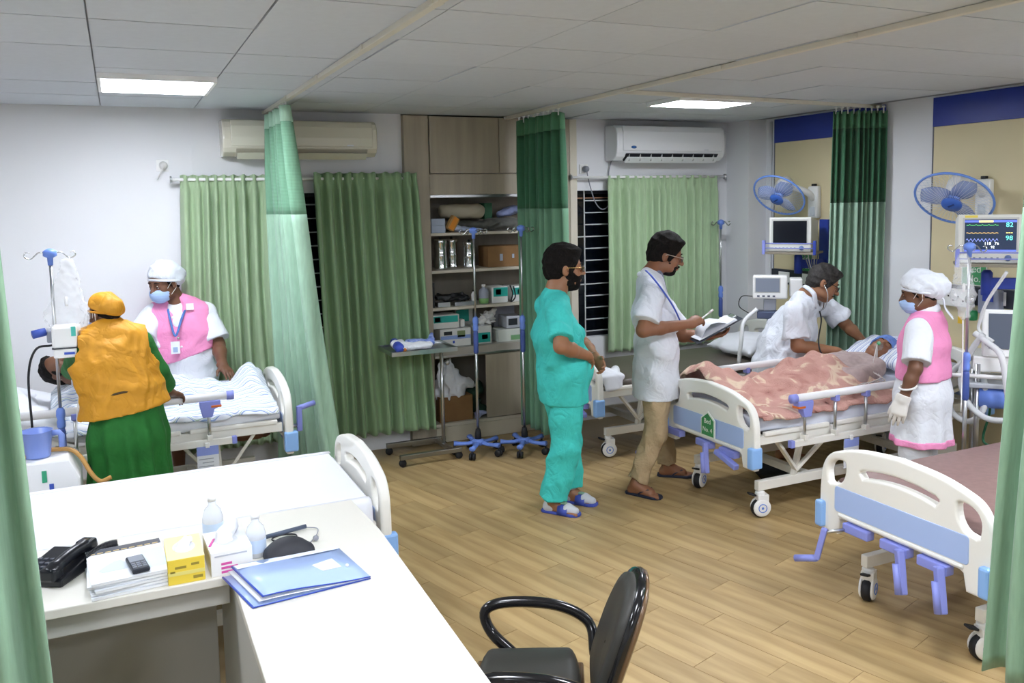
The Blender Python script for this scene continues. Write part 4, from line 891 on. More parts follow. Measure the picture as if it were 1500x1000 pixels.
# doctor bending over the patient
Y = 5.08; lat = unit((-.1, 1, .02)); lat = unit((.25, .95, .05))
J = dict(hc=q3(1206, 415, Y-.2), hf=V3(.66, -.56, -.42), hu=V3(.55, -.22, .8), hs=1.12, nk=q3(1181, 433, Y-.1), lat=lat, g=(.14, .13, .12), ls=1.12)
J['sc'] = q3(1174, 447, Y-.08); J['sR'] = q3(1164, 458, Y-.26); J['sL'] = q3(1208, 447, Y+.02)
J['ch'] = q3(1162, 480, Y-.03); J['wa'] = q3(1147, 510, Y); J['pe'] = q3(1138, 535, Y)
J['eR'] = q3(1168, 507, Y-.30); J['wR'] = q3(1226, 514, Y-.46); J['eL'] = q3(1240, 476, Y-.1); J['wL'] = q3(1262, 497, Y-.28)
J['hR'] = (V3(.8, -.35, -.3), V3(.1, -.3, -.9), (.5, .6, .5)); J['hL'] = (V3(.45, -.6, -.55), V3(.1, -.4, -.9), (.2, .3, .3))
for s, yy in (('R', -.12), ('L', .12)):
    J['p'+s] = J['pe']+V3(0, yy, .0); J['a'+s] = V3(J['pe'][0]-.04, Y+yy, .08); J['t'+s] = J['a'+s]+V3(.2, -.02, 0); J['k'+s] = lerp(J['p'+s], J['a'+s], .5)+V3(.04, 0, 0)
person(J, 'doctor in a white coat bending over the pink-blanket patient with a stethoscope', M_skinA); eyes(J); lips(J)
cap_hair(J, vol=.01, m=mat('hair_greying', '#1b1817', .7, var=.5, vs=(70, 70, 70), h2='#35312f')); glasses(J, M_dkframe)
obj('moustache', MB().tube([J['H'](.086, -.03, -.062)-J['loc'], J['H'](.0985, -.011, -.049)-J['loc'], J['H'](.0985, .011, -.049)-J['loc'], J['H'](.086, .03, -.062)-J['loc']], [.003, .0062, .0062, .003], 8), M_hair, J['root'])
wear(J, 'trousers', pants(J, .012, .95), mat('trouser_dark', '#30333c', .8))
wear(J, 'white_coat', torso(J, .03)+[rc(J['pe']-V3(.06, 0, .32), J['wa'], .18, .15, w=lat, q=1.3, k=.06)]+[el(J['nk']+J['hf']*.07, (.05, .05, .06), k=.012, op='-')]+sleeve(J, 'R', .04, .78, .022)+sleeve(J, 'L', .036, .8, .02), M_coat, cuts=(pl(V3(0, 0, .42), (0, 0, -1)),), disp=wrinkle(.009, 38, .15))
lo = J['loc']; H = J['H']; nk = J['nk']
obj('collar', MB().tube(bez([H(.02, -.05, -.18)-lo, H(-.03, -.085, -.105)-lo, H(-.09, -.03, -.075)-lo, H(-.09, .03, -.075)-lo, H(-.03, .085, -.105)-lo, H(.02, .05, -.18)-lo], 6), .014, 8, flat=1.4), M_coat, J['root'])
st = thing('stethoscope', 'black stethoscope hanging from the ears of the bending doctor', 'stethoscope', H(.03, 0, -.16)); so = H(.03, 0, -.16)
for y in (-1, 1): obj('ear_tube', MB().tube(bez([H(.0, y*.088, -.018)-so, H(.05, y*.085, -.07)-so, H(.075, y*.035, -.14)-so, H(.06, 0, -.18)-so], 6), .004, 6), M_chrome, st)
ch_ = J['wR']+unit(V3(.8, -.35, -.3))*.10+V3(0, 0, -.02)
obj('rubber_tube', MB().tube(bez([H(.06, 0, -.18)-so, q3(1203, 470, Y-.22)-so, q3(1199, 500, Y-.42)-so, q3(1206, 520, Y-.5)-so, q3(1228, 524, Y-.55)-so, ch_-so], 8), .0055, 8), M_tyre, st)
obj('chest_piece', MB().lathe([(.022, -.008), (.024, 0), (.012, .012)], 14, Matrix.Translation(Vector(ch_-so))), M_chrome, st)
# nurse in pink vest and white dress at the right bed
Y = 3.62; lat = unit((-.88, -.42, 0)); fw2 = V3(lat[1]*1.0, -lat[0], 0); fw2 = unit((-.42, .88, 0))
J = dict(hc=q3(1346, 428, Y), hf=V3(-.62, .74, -.28), hu=V3(-.15, .12, 1), hs=.98, nk=q3(1354, 459, Y), lat=lat, g=(.105, .10, .10), ls=.92)
J['sc'] = q3(1357, 470, Y); J['sL'] = J['sc']+lat*.155-V3(0, 0, .045); J['sR'] = J['sc']-lat*.155-V3(0, 0, .045)
J['ch'] = q3(1354, 503, Y); J['wa'] = q3(1353, 540, Y); J['pe'] = q3(1352, 575, Y)
J['eL'] = q3(1341, 540, Y-.13); J['wL'] = q3(1322, 585, Y-.10); J['eR'] = J['sR']+V3(.03, .03, -.25); J['wR'] = J['wa']+fw2*.13-lat*.08+V3(0, 0, .02)
J['hL'] = (V3(-.2, .15, -1), V3(.7, .5, 0), (.2, .25, .2), 0, 1, (.9, .35, .25)); J['hR'] = (lat*1.0-V3(0, 0, .4), -fw2, (.3, .4, .3))
for s, k in (('L', 1), ('R', -1)):
    J['p'+s] = J['pe']+lat*.085*k; J['a'+s] = V3(*(J['pe']+lat*.085*k)[:2], .08); J['t'+s] = J['a'+s]+fw2*.2; J['k'+s] = lerp(J['p'+s], J['a'+s], .5)+fw2*.02
person(J, 'nurse in pink vest over white dress standing at the right bed, back turned', M_skinC); eyes(J); nape_hair(J); mask(J, M_maskb); cap(J, M_coat, .022, .045, True)
M_dress = mat('dress_white', '#e2e5ec', .8, var=.03, vs=(6, 6, 6), bump=.45, bs=11, fold=.35, fs=6)
wear(J, 'trousers', pants(J, .02, .98, .02), M_dress)
hm = q3(1345, 664, Y-.17); hb = q3(1345, 655, Y-.17)
skirt = lambda dz, ex=0: [rc(J['wa']-V3(0, 0, .02), J['pe'], .10, .15, w=lat, q=1.25, k=.05), rc(J['pe'], V3(*J['pe'][:2], hm[2]-.1), .15+ex, .178+ex, w=lat, q=1.22, k=.06)]
def pleat(J, n, amp):
    c = J['pe']; return lambda x, y, z: amp*np.clip((c[2]+.1-z)/.4, 0, 1)*np.sin(n*np.arctan2(y-c[1], x-c[0])+8*z*.5)
wear(J, 'dress', torso(J, .02)+skirt(0)+sleeve(J, 'L', .024, .84, .012)+sleeve(J, 'R', .024, .84, .012)+[rc(J['nk']-V3(0, 0, .03), J['nk']+V3(0, 0, .03), .07, .062, k=.02, flat=True)], M_dress, cuts=(pl(hm, (0, 0, -1)),), disp=pleat(J, 9, .010))
obj('skirt_hem', sdf('skirt_hem', skirt(0, .004), .008, org=J['loc'], cuts=(pl(hm, (0, 0, -1)), pl(hm+V3(0, 0, .042), (0, 0, 1))), disp=pleat(J, 9, .010)), M_pink, J['root'])
wear(J, 'vest', torso(J, .034)+[rc(J['pe']-V3(0, 0, .1), J['wa'], .155, .13, w=lat, q=1.3, k=.05), el(J['nk']+fw2*.05, (.07, .07, .12), k=.01, op='-')]+[el(J['s'+s]+(lat if s == 'L' else -lat)*.055, (.075, .075, .115), k=.008, op='-') for s in 'LR'], M_pink, cuts=(pl(q3(1345, 561, Y-.1), (.05, 0, -1)),), disp=wrinkle(.004, 51, .14))
M_glove = mat('latex_glove', '#e6e2dc', .5)
h = J['hL']; wear(J, 'glove', [p for p in hand_prims(J['wL'], h[0], h[1], 'L', h[2], .02, 1.1, (.9, .35, .25))]+[rc(lerp(J['wL'], J['eL'], .14), J['wL'], .040, .033, k=.01, flata=True)], M_glove, .0055)
lo = J['loc']; obj('bangle', MB().tube([lerp(J['wL'], J['eL'], .42)+V3(.046*cos(a), .046*sin(a), .012*cos(a))-lo for a in np.linspace(0, 2*pi, 20)[:-1]], .006, 6, closed=True), M_white, J['root'])

obj('collar', MB().tube([J['nk']+lat*.078*cos(a)+fw2*.074*sin(a)+V3(0, 0, .022-.016*sin(a))-J['loc'] for a in np.linspace(0, 2*pi, 24)[:-1]], .014, 8, closed=True, flat=2.1), M_dress, J['root'])

# nurse in pink vest behind the striped bed
Y = 6.47; lat = unit((.97, -.15, 0)); fr = unit((-.15, -.97, 0))
J = dict(hc=q3(240, 413, Y-.06), hf=V3(-.72, -.60, -.30), hu=V3(-.12, -.12, 1), hs=1.08, nk=q3(258, 443, Y), lat=lat, g=(.13, .125, .115), ls=1.15)
J['sc'] = q3(262, 452, Y); J['sL'] = q3(302, 460, Y); J['sR'] = q3(222, 462, Y)
J['ch'] = q3(264, 482, Y); J['wa'] = q3(268, 515, Y); J['pe'] = q3(275, 545, Y)
J['eL'] = q3(320, 505, Y-.08); J['wL'] = q3(326, 535, Y-.3); J['eR'] = q3(205, 500, Y-.12); J['wR'] = q3(190, 520, Y-.42)
J['hL'] = (V3(.25, -.7, -.35), V3(0, -.2, -1), (.15, .2, .2)); J['hR'] = (V3(-.3, -.7, -.3), V3(0, 0, -1), (.2, .3, .3))
for s, k in (('L', 1), ('R', -1)):
    J['p'+s] = J['pe']+lat*.09*k; J['a'+s] = V3(*(J['pe']+lat*.09*k)[:2], .08); J['t'+s] = J['a'+s]+fr*.2; J['k'+s] = lerp(J['p'+s], J['a'+s], .5)
person(J, 'nurse in pink vest, white cap and blue face mask leaning on the striped bed', M_skinC); eyes(J); nape_hair(J); mask(J, M_maskb); cap(J, M_coat, .018, .03)
wear(J, 'dress', torso(J, .02)+[rc(J['pe']-V3(0, 0, .45), J['wa'], .17, .15, w=lat, q=1.3, k=.06)]+sleeve(J, 'L', .034, .84, .02)+sleeve(J, 'R', .034, .84, .02)+[rc(J['nk']-V3(0, 0, .03), J['nk']+V3(0, 0, .03), .072, .064, k=.02, flat=True)], M_dress, cuts=(pl(V3(0, 0, .4), (0, 0, -1)),), disp=wrinkle(.006, 61, .14))
wear(J, 'vest', torso(J, .034)+[rc(J['pe']-V3(0, 0, .05), J['wa'], .16, .155, w=lat, q=1.35, k=.05), rc(J['nk']+fr*.13, q3(262, 500, Y-.2), .075, .01, k=.01, op='-')]+[el(J['s'+s]+(lat if s == 'L' else -lat)*.06, (.075, .09, .12), k=.008, op='-') for s in 'LR'], M_pink, cuts=(pl(q3(262, 528, Y-.15), (.3, 0, -1)),), disp=wrinkle(.004, 71, .14))
J['lbow'] = fr*.05; tip = q3(257, 492, Y-.21); lo = J['loc']
lanyard(J, mat('lanyard_light', '#4d74b8', .6), J['nk']-lat*.065+V3(0, 0, .02), J['nk']+lat*.085+V3(0, 0, .01), tip)
o = obj('id_card', MB().box(q3(257, 509, Y-.215)-lo, (.058, .006, .085)), mat('card_white', '#e6eaf0', .3), J['root']); obj('photo', MB().box(q3(257, 512, Y-.22)-lo, (.03, .003, .035)), mat('card_photo', '#9fb4d6', .4), o)
for i, (x, y) in enumerate(((253, 465), (261, 495), (266, 508))): obj('button', MB().ball(q3(x, y, Y-.165)-lo, .009, 6), M_white, J['root'])
obj('badge', MB().box(q3(278, 449, Y-.115)-lo, (.05, .01, .045)), M_white, J['root'])

# woman in mustard vest and green dress at the bedside
Y = 5.12; lat = unit((-.97, -.2, 0)); fr = unit((-.2, .97, 0))
J = dict(hc=q3(152, 459, Y+.06), hf=V3(-.66, .68, -.33), hu=V3(-.1, .25, 1), hs=.84, nk=q3(160, 487, Y+.03), lat=lat, g=(.095, .088, .09), ls=.95)
J['sc'] = q3(163, 497, Y+.02); J['sL'] = q3(124, 510, Y); J['sR'] = q3(204, 503, Y+.03)
J['ch'] = q3(168, 528, Y); J['wa'] = q3(178, 565, Y-.02); J['pe'] = q3(186, 600, Y-.02)
J['eR'] = q3(230, 545, Y+.05); J['wR'] = q3(248, 574, Y+.20); J['eL'] = q3(112, 532, Y+.22); J['wL'] = q3(103, 545, Y+.47)
J['hR'] = (V3(.5, .6, -.35), V3(.1, .1, -1), (.35, .5, .4)); J['hL'] = (V3(-.1, .9, 0), V3(0, 0, -1), (.2, .3, .3))
for s, k in (('L', 1), ('R', -1)):
    J['p'+s] = J['pe']+lat*.085*k; J['a'+s] = V3(*(J['pe']+lat*.085*k)[:2], .08); J['t'+s] = J['a'+s]+fr*.2; J['k'+s] = lerp(J['p'+s], J['a'+s], .5)
person(J, 'woman in mustard vest and cap over a green dress, seen from behind', M_skinC); eyes(J); nape_hair(J); mask(J, M_maskb); cap(J, M_orange, .016, .02, low=-.03)
wear(J, 'green_dress', torso(J, .018)+sleeve(J, 'L', .02, 1.75, .004)+sleeve(J, 'R', .022, 1.68, .004)+[rc(J['wa'], J['pe'], .09, .122, w=lat, q=1.3, k=.05), rc(J['pe'], J['pe']-V3(0, 0, .14), .122, .15, w=lat, q=1.3, k=.05), rc(J['pe']-V3(0, 0, .14), V3(*J['pe'][:2], .08), .15, .2, w=lat, q=1.25, k=.06)], M_green, cuts=(pl(V3(0, 0, .06), (0, 0, -1)),), disp=pleat(J, 11, .014))
vh = q3(188, 607, Y-.16)
wear(J, 'vest', torso(J, .046)+[rc(J['pe']-V3(0, 0, .1), J['wa'], .192, .138, w=lat, q=1.36, k=.05), rc(J['nk']-V3(0, 0, .05), J['nk']-V3(0, 0, .005), .075, .06, k=.02, flat=True)]+[el(J['s'+s]+(lat if s == 'L' else -lat)*.075, (.07, .085, .115), k=.008, op='-') for s in 'LR'], M_orange, cuts=(pl(vh, (.12, 0, -1)),), disp=wrinkle(.007, 81, .13))
lo = J['loc']; obj('back_tie', MB().tube(bez([q3(142, 587, Y-.15)-lo, q3(165, 578, Y-.17)-lo, q3(190, 573, Y-.165)-lo, q3(214, 572, Y-.1)-lo], 6), .007, 6), mat('tie_dark', '#4a3a22', .7), J['root'])

# patients
def lying(label, hc, hf, hu, nk, ch, pe, skin, arm, loc, hs=1.0):
    hc, nk, ch, pe = map(lambda v: np.asarray(v, float), (hc, nk, ch, pe)); lat = unit(np.cross((0, 0, 1), nk-pe)) ; sc = lerp(nk, ch, .35)
    J = dict(hc=hc, hf=np.asarray(hf, float), hu=np.asarray(hu, float), hs=hs, nk=nk, lat=lat, g=(.08, .08, .085), sc=sc, ch=ch, wa=lerp(ch, pe, .55), pe=pe, ls=.9)
    ax = unit(pe-nk)
    for s, k in (('L', 1), ('R', -1)):
        J['s'+s] = sc+lat*.15*k; J['e'+s] = J['s'+s]+ax*.24+lat*.06*k+V3(0, 0, .0); J['w'+s] = J['e'+s]+ax*.16-lat*.14*k+V3(0, 0, .06)
        J['h'+s] = (ax-lat*.6*k, V3(0, 0, -1), (.2, .3, .3)); J['p'+s] = pe+lat*.08*k; J['k'+s] = pe+ax*.38+lat*.08*k+V3(0, 0, .02); J['a'+s] = pe+ax*.74+lat*.06*k-V3(0, 0, .01)
        J['t'+s] = J['a'+s]+lat*.01*k+ax*.1; J['gz'+s] = J['a'+s][2]-.04
    person(J, label, skin, loc=loc); return J
J = lying('elderly patient in a blue cap and oxygen mask lying under the pink blanket', q3(1291, 513, 4.43), (-.42, -.55, .68), (.85, -.05, .5), q3(1268, 531, 4.43), q3(1235, 540, 4.42), (4.35, 4.42, .74), M_skinB, 0, (4.4, 4.42, .7), 1.0)
eyes(J, True); lips(J); H = J['H']; lo = J['loc']
cap(J, mat('cap_blue', '#6f8fd6', .8, var=.25, vs=(20, 20, 20), bump=.3, bs=30), .016, .02, name='blue_cap')
wear(J, 'shirt', torso(J, .022)+sleeve(J, 'L', .022, 1.6)+sleeve(J, 'R', .022, 1.6), mat('shirt_greypink', '#b9a6a3', .85, var=.15, vs=(30, 30, 30), bump=.3, bs=20), disp=wrinkle(.006, 91, .12))
wear(J, 'oxygen_mask', [el(H(.095, 0, -.05), (.036, .030, .036), J['R']), rc(H(.12, 0, -.05), H(.16, 0, -.06), .014, .012, k=.02)], mat('mask_clear', '#e6efe9', .12, alpha=.22), .006)
obj('mask_valve', MB().ball(H(.15, 0, -.062)-lo, .014, 8), mat('valve_green', '#4fae74', .4), J['root'])
for y in (-1, 1): obj('mask_elastic', MB().tube([H(.075, y*.045, -.035)-lo, H(.03, y*.074, -.03)-lo, H(-.03, y*.087, -.01)-lo], .0035, 6), mat('elastic_green', '#2f6a48', .5), J['root'])
ox = thing('oxygen_tube', 'clear tubing curling over the chest of the blue-capped patient', 'tube', H(.15, 0, -.08)); oo = H(.15, 0, -.08)
for k in range(3): obj('tube_line', MB().tube(bez([V3(0, 0, 0), q3(1278+4*k, 541+k*2, 4.2)-oo, q3(1290+3*k, 552+3*k, 4.12)-oo, q3(1272-5*k, 562, 4.06)-oo, q3(1262-9*k, 575, 4.02)-oo], 8), .004, 6), mat('tube_clear', '#e2dad8', .2, alpha=.8), ox)
J = lying('dark haired patient lying on the raised head end of the striped bed', q3(87, 541, 5.84), (.30, -.48, .82), (-.9, .1, .35), q3(115, 549, 5.86), q3(150, 556, 5.87), (.02, 5.87, .84), M_skinC, 0, (-.1, 5.87, .8), .9)
eyes(J, True); lips(J); cap_hair(J, .035, .09, vol=.006, top=.003)
wear(J, 'gown', torso(J, .02)+sleeve(J, 'L', .02, 1.3)+sleeve(J, 'R', .02, 1.3), M_sheetb, disp=wrinkle(.005, 95, .12))
# ---------------------------------------------------------------- drip stands
def ivstand(label, x, y, top=1.79, hooks=4, rz=0, adj=1.03, base=True, group='drip stands with blue fittings'):
    t = thing('drip_stand', label, 'drip stand', (x, y, 0), rz, group)
    for k in range(5):
        a = 2*pi*k/5+.3; d = V3(cos(a), sin(a), 0)
        o = obj('leg', MB().tube([d*.02+V3(0, 0, .1), d*.08+V3(0, 0, .085), d*.14+V3(0, 0, .085), d*.195+V3(0, 0, .09)], [.024, .02, .02, .026], 10, flat=.75), M_bluebase, t)
        g = MB()
        for s in (-1, 1): g.lathe([(.006, -.009), (.026, -.009), (.028, 0), (.026, .009), (.006, .009)], 14, Matrix.Translation(Vector(d*.19+V3(-d[1], d[0], 0)*s*.014+V3(0, 0, .028))) @ Vector((-d[1], d[0], 0)).to_track_quat('Z', 'Y').to_matrix().to_4x4())
        g.tube([d*.19+V3(0, 0, .03), d*.19+V3(0, 0, .075)], .008, 6); obj('wheel', g, M_tyre, o)
    obj('base_hub', MB().lathe([(.05, .075), (.052, .11), (.03, .12)], 18), M_bluebase, t); obj('pole_socket', MB().lathe([(.026, .115), (.026, .16), (.018, .2), (.014, .2)], 14), M_tyre, t)
    obj('lower_pole', MB().tube([(0, 0, .15), (0, 0, adj+.0)], .0125, 10), M_steel, t); obj('upper_pole', MB().tube([(0, 0, adj), (0, 0, top-.02)], .0085, 10), M_steel, t)
    obj('collar', MB().lathe([(.016, adj-.04), (.022, adj-.03), (.022, adj+.0), (.018, adj+.01), (.024, adj+.03), (.022, adj+.06), (.012, adj+.075)], 14), M_bluebase, t)
    obj('grip', MB().lathe([(.014, adj-.22), (.02, adj-.21), (.02, adj-.06), (.016, adj-.04)], 14), mat('grip_navy', '#4a5fa6', .45), t)
    obj('hook_hub', MB().lathe([(.013, top-.07), (.015, top-.03), (.034, top-.02), (.034, top+.005), (.02, top+.015), (.008, top+.02)], 14), M_bluebase, t)
    for k in range(hooks):
        a = 2*pi*k/hooks+.1; d = V3(cos(a), sin(a), 0); p = [d*.02+V3(0, 0, top-.005), d*.05+V3(0, 0, top), d*.075+V3(0, 0, top-.02), d*.095+V3(0, 0, top-.035), d*.12+V3(0, 0, top-.02), d*.115+V3(0, 0, top+.0), d*.095+V3(0, 0, top-.002)]
        obj('hook', MB().tube(bez(p, 4), .004, 6), M_chrome, t)
    return t
M_bluebase = mat('stand_blue', '#6f8fe0', .4)
ivstand('drip stand with blue wheeled base standing before the open shelf cabinet', 2.53, 6.21)
ivstand('drip stand in front of the dark green curtain beside the man in scrubs', 2.88, 6.08, 1.8)
ivstand('thin drip stand beyond the clipboard, left of the pillow on the dark bed', 5.15, 6.48, 1.78, adj=1.10)
ivR = ivstand('drip stand with clear bag standing right of the white dressed nurse', 4.62, 3.49, 1.69, 3, 2.4, adj=.97)
ivL = ivstand('drip stand with infusion pump and clear bags at the head of the striped bed', -.335, 5.18, 1.78, 2, 0, adj=.86)
M_clear = mat('clear_plastic', '#f2f4f6', .08, alpha=.24, ior=1.2); M_milky = mat('milky_plastic', '#f4f5f6', .35, alpha=.85)
def bag(label, c, prims, cap=None, m=None):
    c = np.asarray(c, float); t = thing('drip_bag', label, 'drip bag', c)
    obj('bag', sdf('bag', [dict(p, a=p['a']+c, b=p['b']+c) if p['t'] == 'rc' else dict(p, c=p['c']+c) for p in prims], .006, disp=wrinkle(.006, 17, .05), org=c), m or M_clear, t)
    obj('port', MB().lathe([(.008, -.03), (.01, 0), (.006, .02)], 10), M_white, t)
    return t
b0 = V3(-.27, 5.14, 1.52); t = bag('clear plastic bag of drip bottles hanging on the left drip stand', b0, [rc((.02, 0, .2), (.0, 0, -.08), .03, .085, w=(1, 0, 0), q=1.2, k=.03), rc((.0, 0, -.08), (.01, 0, -.2), .085, .07, w=(1, 0, 0), q=1.2, k=.03)])
obj('bottle_neck', MB().tube([(-.1, 0, -.17), (.06, 0, -.16)], .032, 12), M_milky, t); obj('drip_tube', MB().tube(bez([V3(.03, 0, -.2), V3(.05, -.01, -.35), V3(.02, -.03, -.6), V3(-.0, -.03, -.8)], 8), .004, 6), M_white, t)
for y in (-.05, .06): obj('blue_cap', MB().ball((y, -.01, -.285), .012, 8), M_bluebase, t); 
b1 = V3(4.54, 3.46, 1.45); t = bag('clear drip bag hanging on the stand by the right monitor', b1, [rc((-.01, 0, .16), (0, 0, -.05), .035, .055, w=(1, 0, 0), q=1.5, k=.03), rc((0, 0, -.05), (.01, 0, -.17), .055, .03, w=(1, 0, 0), q=1.5, k=.03)])
obj('drip_tube', MB().tube(bez([V3(0, 0, -.2), V3(-.02, -.02, -.4), V3(-.02, -.02, -.75)], 8), .004, 6), M_white, t)
# infusion pump clamped to the left stand
ip = thing('infusion_pump', 'white infusion pump clamped to the left drip stand', 'pump', (-.265, 5.1, 1.335))
obj('housing', MB().box((-.02, 0, 0), (.12, .13, .115)), M_white, ip, bevel=.012); obj('screen', MB().box((.024, -.068, .03), (.022, .006, .05)), mat('screen_teal', '#58c2b4', .3), ip); obj('foot_panel', MB().box((-.02, -.01, -.085), (.11, .11, .05)), M_white, ip, bevel=.008); obj('seam', MB().box((-.02, -.003, -.0575), (.122, .13, .004)), mat('seam_dark', '#3c4048', .5), ip)
obj('label_blue', MB().box((.0, -.067, -.085), (.05, .004, .012)), M_lan, ip); obj('clamp_knob', MB().tube([(-.17, -.02, .02), (-.11, -.0, .03)], .022, 12), mat('knob_blue', '#3d57b0', .4), ip); obj('clamp', MB().box((-.085, .03, 0), (.04, .09, .06)), M_grey, ip, bevel=.006)
obj('power_cable', MB().tube(bez([V3(-.08, 0, -.045), V3(-.16, -.02, -.06), V3(-.2, -.03, -.2), V3(-.2, -.03, -.5), V3(-.22, -.03, -.75)], 8), .006, 8), M_tyre, ip)

# ---------------------------------------------------------------- instrument table by the cabinet
ot = thing('overbed_table', 'steel wheeled tray table with a folded pack on it before the cabinet', 'table', (2.28, 6.33, 0))
obj('tray', MB().bx(-.46, .06, -.2, .17, .865, .878).bx(-.46, .06, -.205, -.198, .86, .893).bx(-.46, .06, .168, .175, .86, .893).bx(-.465, -.457, -.2, .17, .86, .893).bx(.055, .063, -.2, .17, .86, .893), M_steel, ot)['kind'] = 'stuff'
obj('pole', MB().tube([(0, 0, .06), (0, 0, .87)], .0145, 12), M_steel, ot); obj('knob', MB().ball((.045, -.01, .74), .022, 8), M_steel, ot); obj('tray_arm', MB().beam((.03, 0, .855), (-.4, 0, .855), .04, .018), M_steel, ot)
for y in (-.18, .18):
    f = obj('foot', MB().beam((-.42, y, .075), (.08, y, .075), .04, .035), mat('steel_dark', '#8f8d86', .35, metal=1), ot, bevel=.003)
    for x in (-.4, .06): obj('wheel', MB().lathe([(.006, -.012), (.028, -.012), (.03, 0), (.028, .012), (.006, .012)], 14, Matrix.Translation((x, y, .03)) @ Rx), M_tyre, f)
obj('foot_bar', MB().beam((0, -.18, .075), (0, .18, .075), .035, .03), M_steel, ot)
pk = thing('linen_pack', 'white and blue plastic pack lying on the steel tray table', 'pack', (2.03, 6.3, .878))
obj('wrapper', sdf('pack', [rc((-.12, -.05, .035), (.12, -.04, .03), .034, .03, w=(0, 1, 0), q=2.6, k=.03), rc((-.14, -.02, .05), (-.1, .06, .05), .03, .03, w=(1, 0, 0), q=1.5, k=.03)], .007, disp=wrinkle(.005, 3, .06)), M_sheet, pk)
obj('blue_band', sdf('band', [rc((-.135, -.11, .035), (-.12, .07, .05), .038, .036, k=.02, w=(0, 0, 1), q=.95)], .006), mat('pack_blue', '#3c50b8', .5), pk)
obj('blue_cloth', sdf('cloth', [rc((.0, .06, .04), (.16, .05, .045), .035, .03, w=(0, 1, 0), q=2, k=.03), rc((.15, .0, .05), (.19, .07, .08), .03, .02, w=(0, 1, 0), q=1.6, k=.03)], .007, disp=wrinkle(.01, 6, .06)), mat('pack_blue2', '#5d79d2', .6, var=.5, vs=(30, 30, 30), h2='#a9b9ea'), pk)
obj('orange_cap', MB().ball((-.10, -.115, .025), .022, 10), mat('cap_orange', '#c8742a', .5), pk)

# ---------------------------------------------------------------- things in the shelf cabinet
CB = 'things kept in the shelf cabinet'
def bxs(name, label, cat, x0, x1, y0, y1, z0, z1, m, bev=.004, rz=0, parts=()):
    c = V3((x0+x1)/2, (y0+y1)/2, z0); t = thing(name, label, cat, c, rz, CB); obj('body', MB().bx(x0-c[0], x1-c[0], y0-c[1], y1-c[1], 0, z1-z0), m, t, bevel=bev)
    for (pn, a, b, d, e, mm) in parts:   # detail on the front face: fractions of width/height
        W, Hh, yf = x1-x0, z1-z0, y0-c[1]; obj(pn, MB().bx(-W/2+a*W, -W/2+b*W, yf-.004, yf+.002, d*Hh, e*Hh), mm, t, bevel=.001)
    return t
S1, S2, S3, S4 = 1.757, 1.447, 1.137, .795
M_ltb = mat('box_lightblue', '#a9b4c6', .6); M_tq = mat('device_teal', '#2aa89c', .4); M_dev = mat('device_white', '#dcdedb', .4); M_scr = mat('screen_dark', '#2b3236', .2); M_lcd = mat('lcd_green', '#7d8f66', .3)
M_card = mat('cardboard', '#8d6a43', .8, var=.12, vs=(10, 10, 10)); M_black = mat('black_plastic', '#17181b', .4); M_cloth = mat('cloth_grey', '#6a6b66', .9, var=.3, vs=(12, 12, 12), bump=.3, bs=20)
bxs('carton', 'lower pale blue carton at the left end of the top shelf', 'box', 2.345, 2.47, 6.67, 6.8, S1, S1+.062, M_ltb); bxs('carton', 'upper pale blue carton at the left end of the top shelf', 'box', 2.345, 2.468, 6.67, 6.8, S1+.062, S1+.118, M_ltb)
t = thing('medicine_packet', 'orange and brown packet leaning on the top shelf', 'packet', (2.535, 6.68, S1+.075), rot=(0, .55, .1)); t['group'] = CB; obj('packet', MB().box((0, 0, 0), (.075, .05, .12)), mat('packet_brown', '#a8824c', .6), t, bevel=.006); obj('print_band', MB().box((0, -.027, 0), (.045, .003, .11)), mat('packet_orange', '#d98a2c', .5), t)
def soft(name, label, cat, prims, m, c, seed=1, amp=.006, lam=.08, vox=.008):
    o = obj(name, sdf(name, prims, vox, disp=wrinkle(amp, seed, lam), org=c), m, None, c); return tag(o, label, cat, CB)
soft('bolster', 'long beige padded roll lying on the top shelf', 'cushion', [rc((2.53, 6.84, S1+.175), (2.83, 6.84, S1+.17), .062, .066, k=.02)], mat('beige_vinyl', '#b9b09a', .55), (2.68, 6.84, S1+.17), 2, .003)
bxs('green_box', 'dark green box at the end of the beige roll', 'box', 2.885, 2.96, 6.82, 6.95, S1+.1, S1+.24, mat('box_green', '#1f5236', .5)); 
soft('folded_cloth', 'dark grey folded cloth under the beige roll on the top shelf', 'cloth', [rc((2.62, 6.86, S1+.05), (2.88, 6.84, S1+.045), .045, .045, w=(0, 1, 0), q=2.2, k=.02)], M_cloth, (2.75, 6.86, S1+.04), 3)
soft('folded_cloth', 'dark crumpled cloth at the right end of the top shelf', 'cloth', [rc((2.92, 6.8, S1+.06), (3.16, 6.8, S1+.055), .055, .05, w=(0, 1, 0), q=2, k=.03)], M_cloth, (3.04, 6.8, S1+.05), 4, .008)
soft('plastic_bag', 'bluish plastic bag on top of the dark crumpled cloth', 'bag', [rc((3.05, 6.86, S1+.14), (3.2, 6.86, S1+.18), .03, .05, w=(0, 1, 0), q=1.6, k=.03)], mat('bag_blue', '#8d98c0', .4), (3.1, 6.86, S1+.14), 5, .01, .05)
soft('paper_bundle', 'white and blue paper bundle at the front of the top shelf', 'papers', [rc((2.57, 6.7, S1+.03), (2.82, 6.71, S1+.015), .028, .012, w=(0, 1, 0), q=1.8, k=.02)], mat('paper_blue', '#b8c2de', .6, var=.2, vs=(30, 30, 30)), (2.7, 6.7, S1+.02), 6, .005)
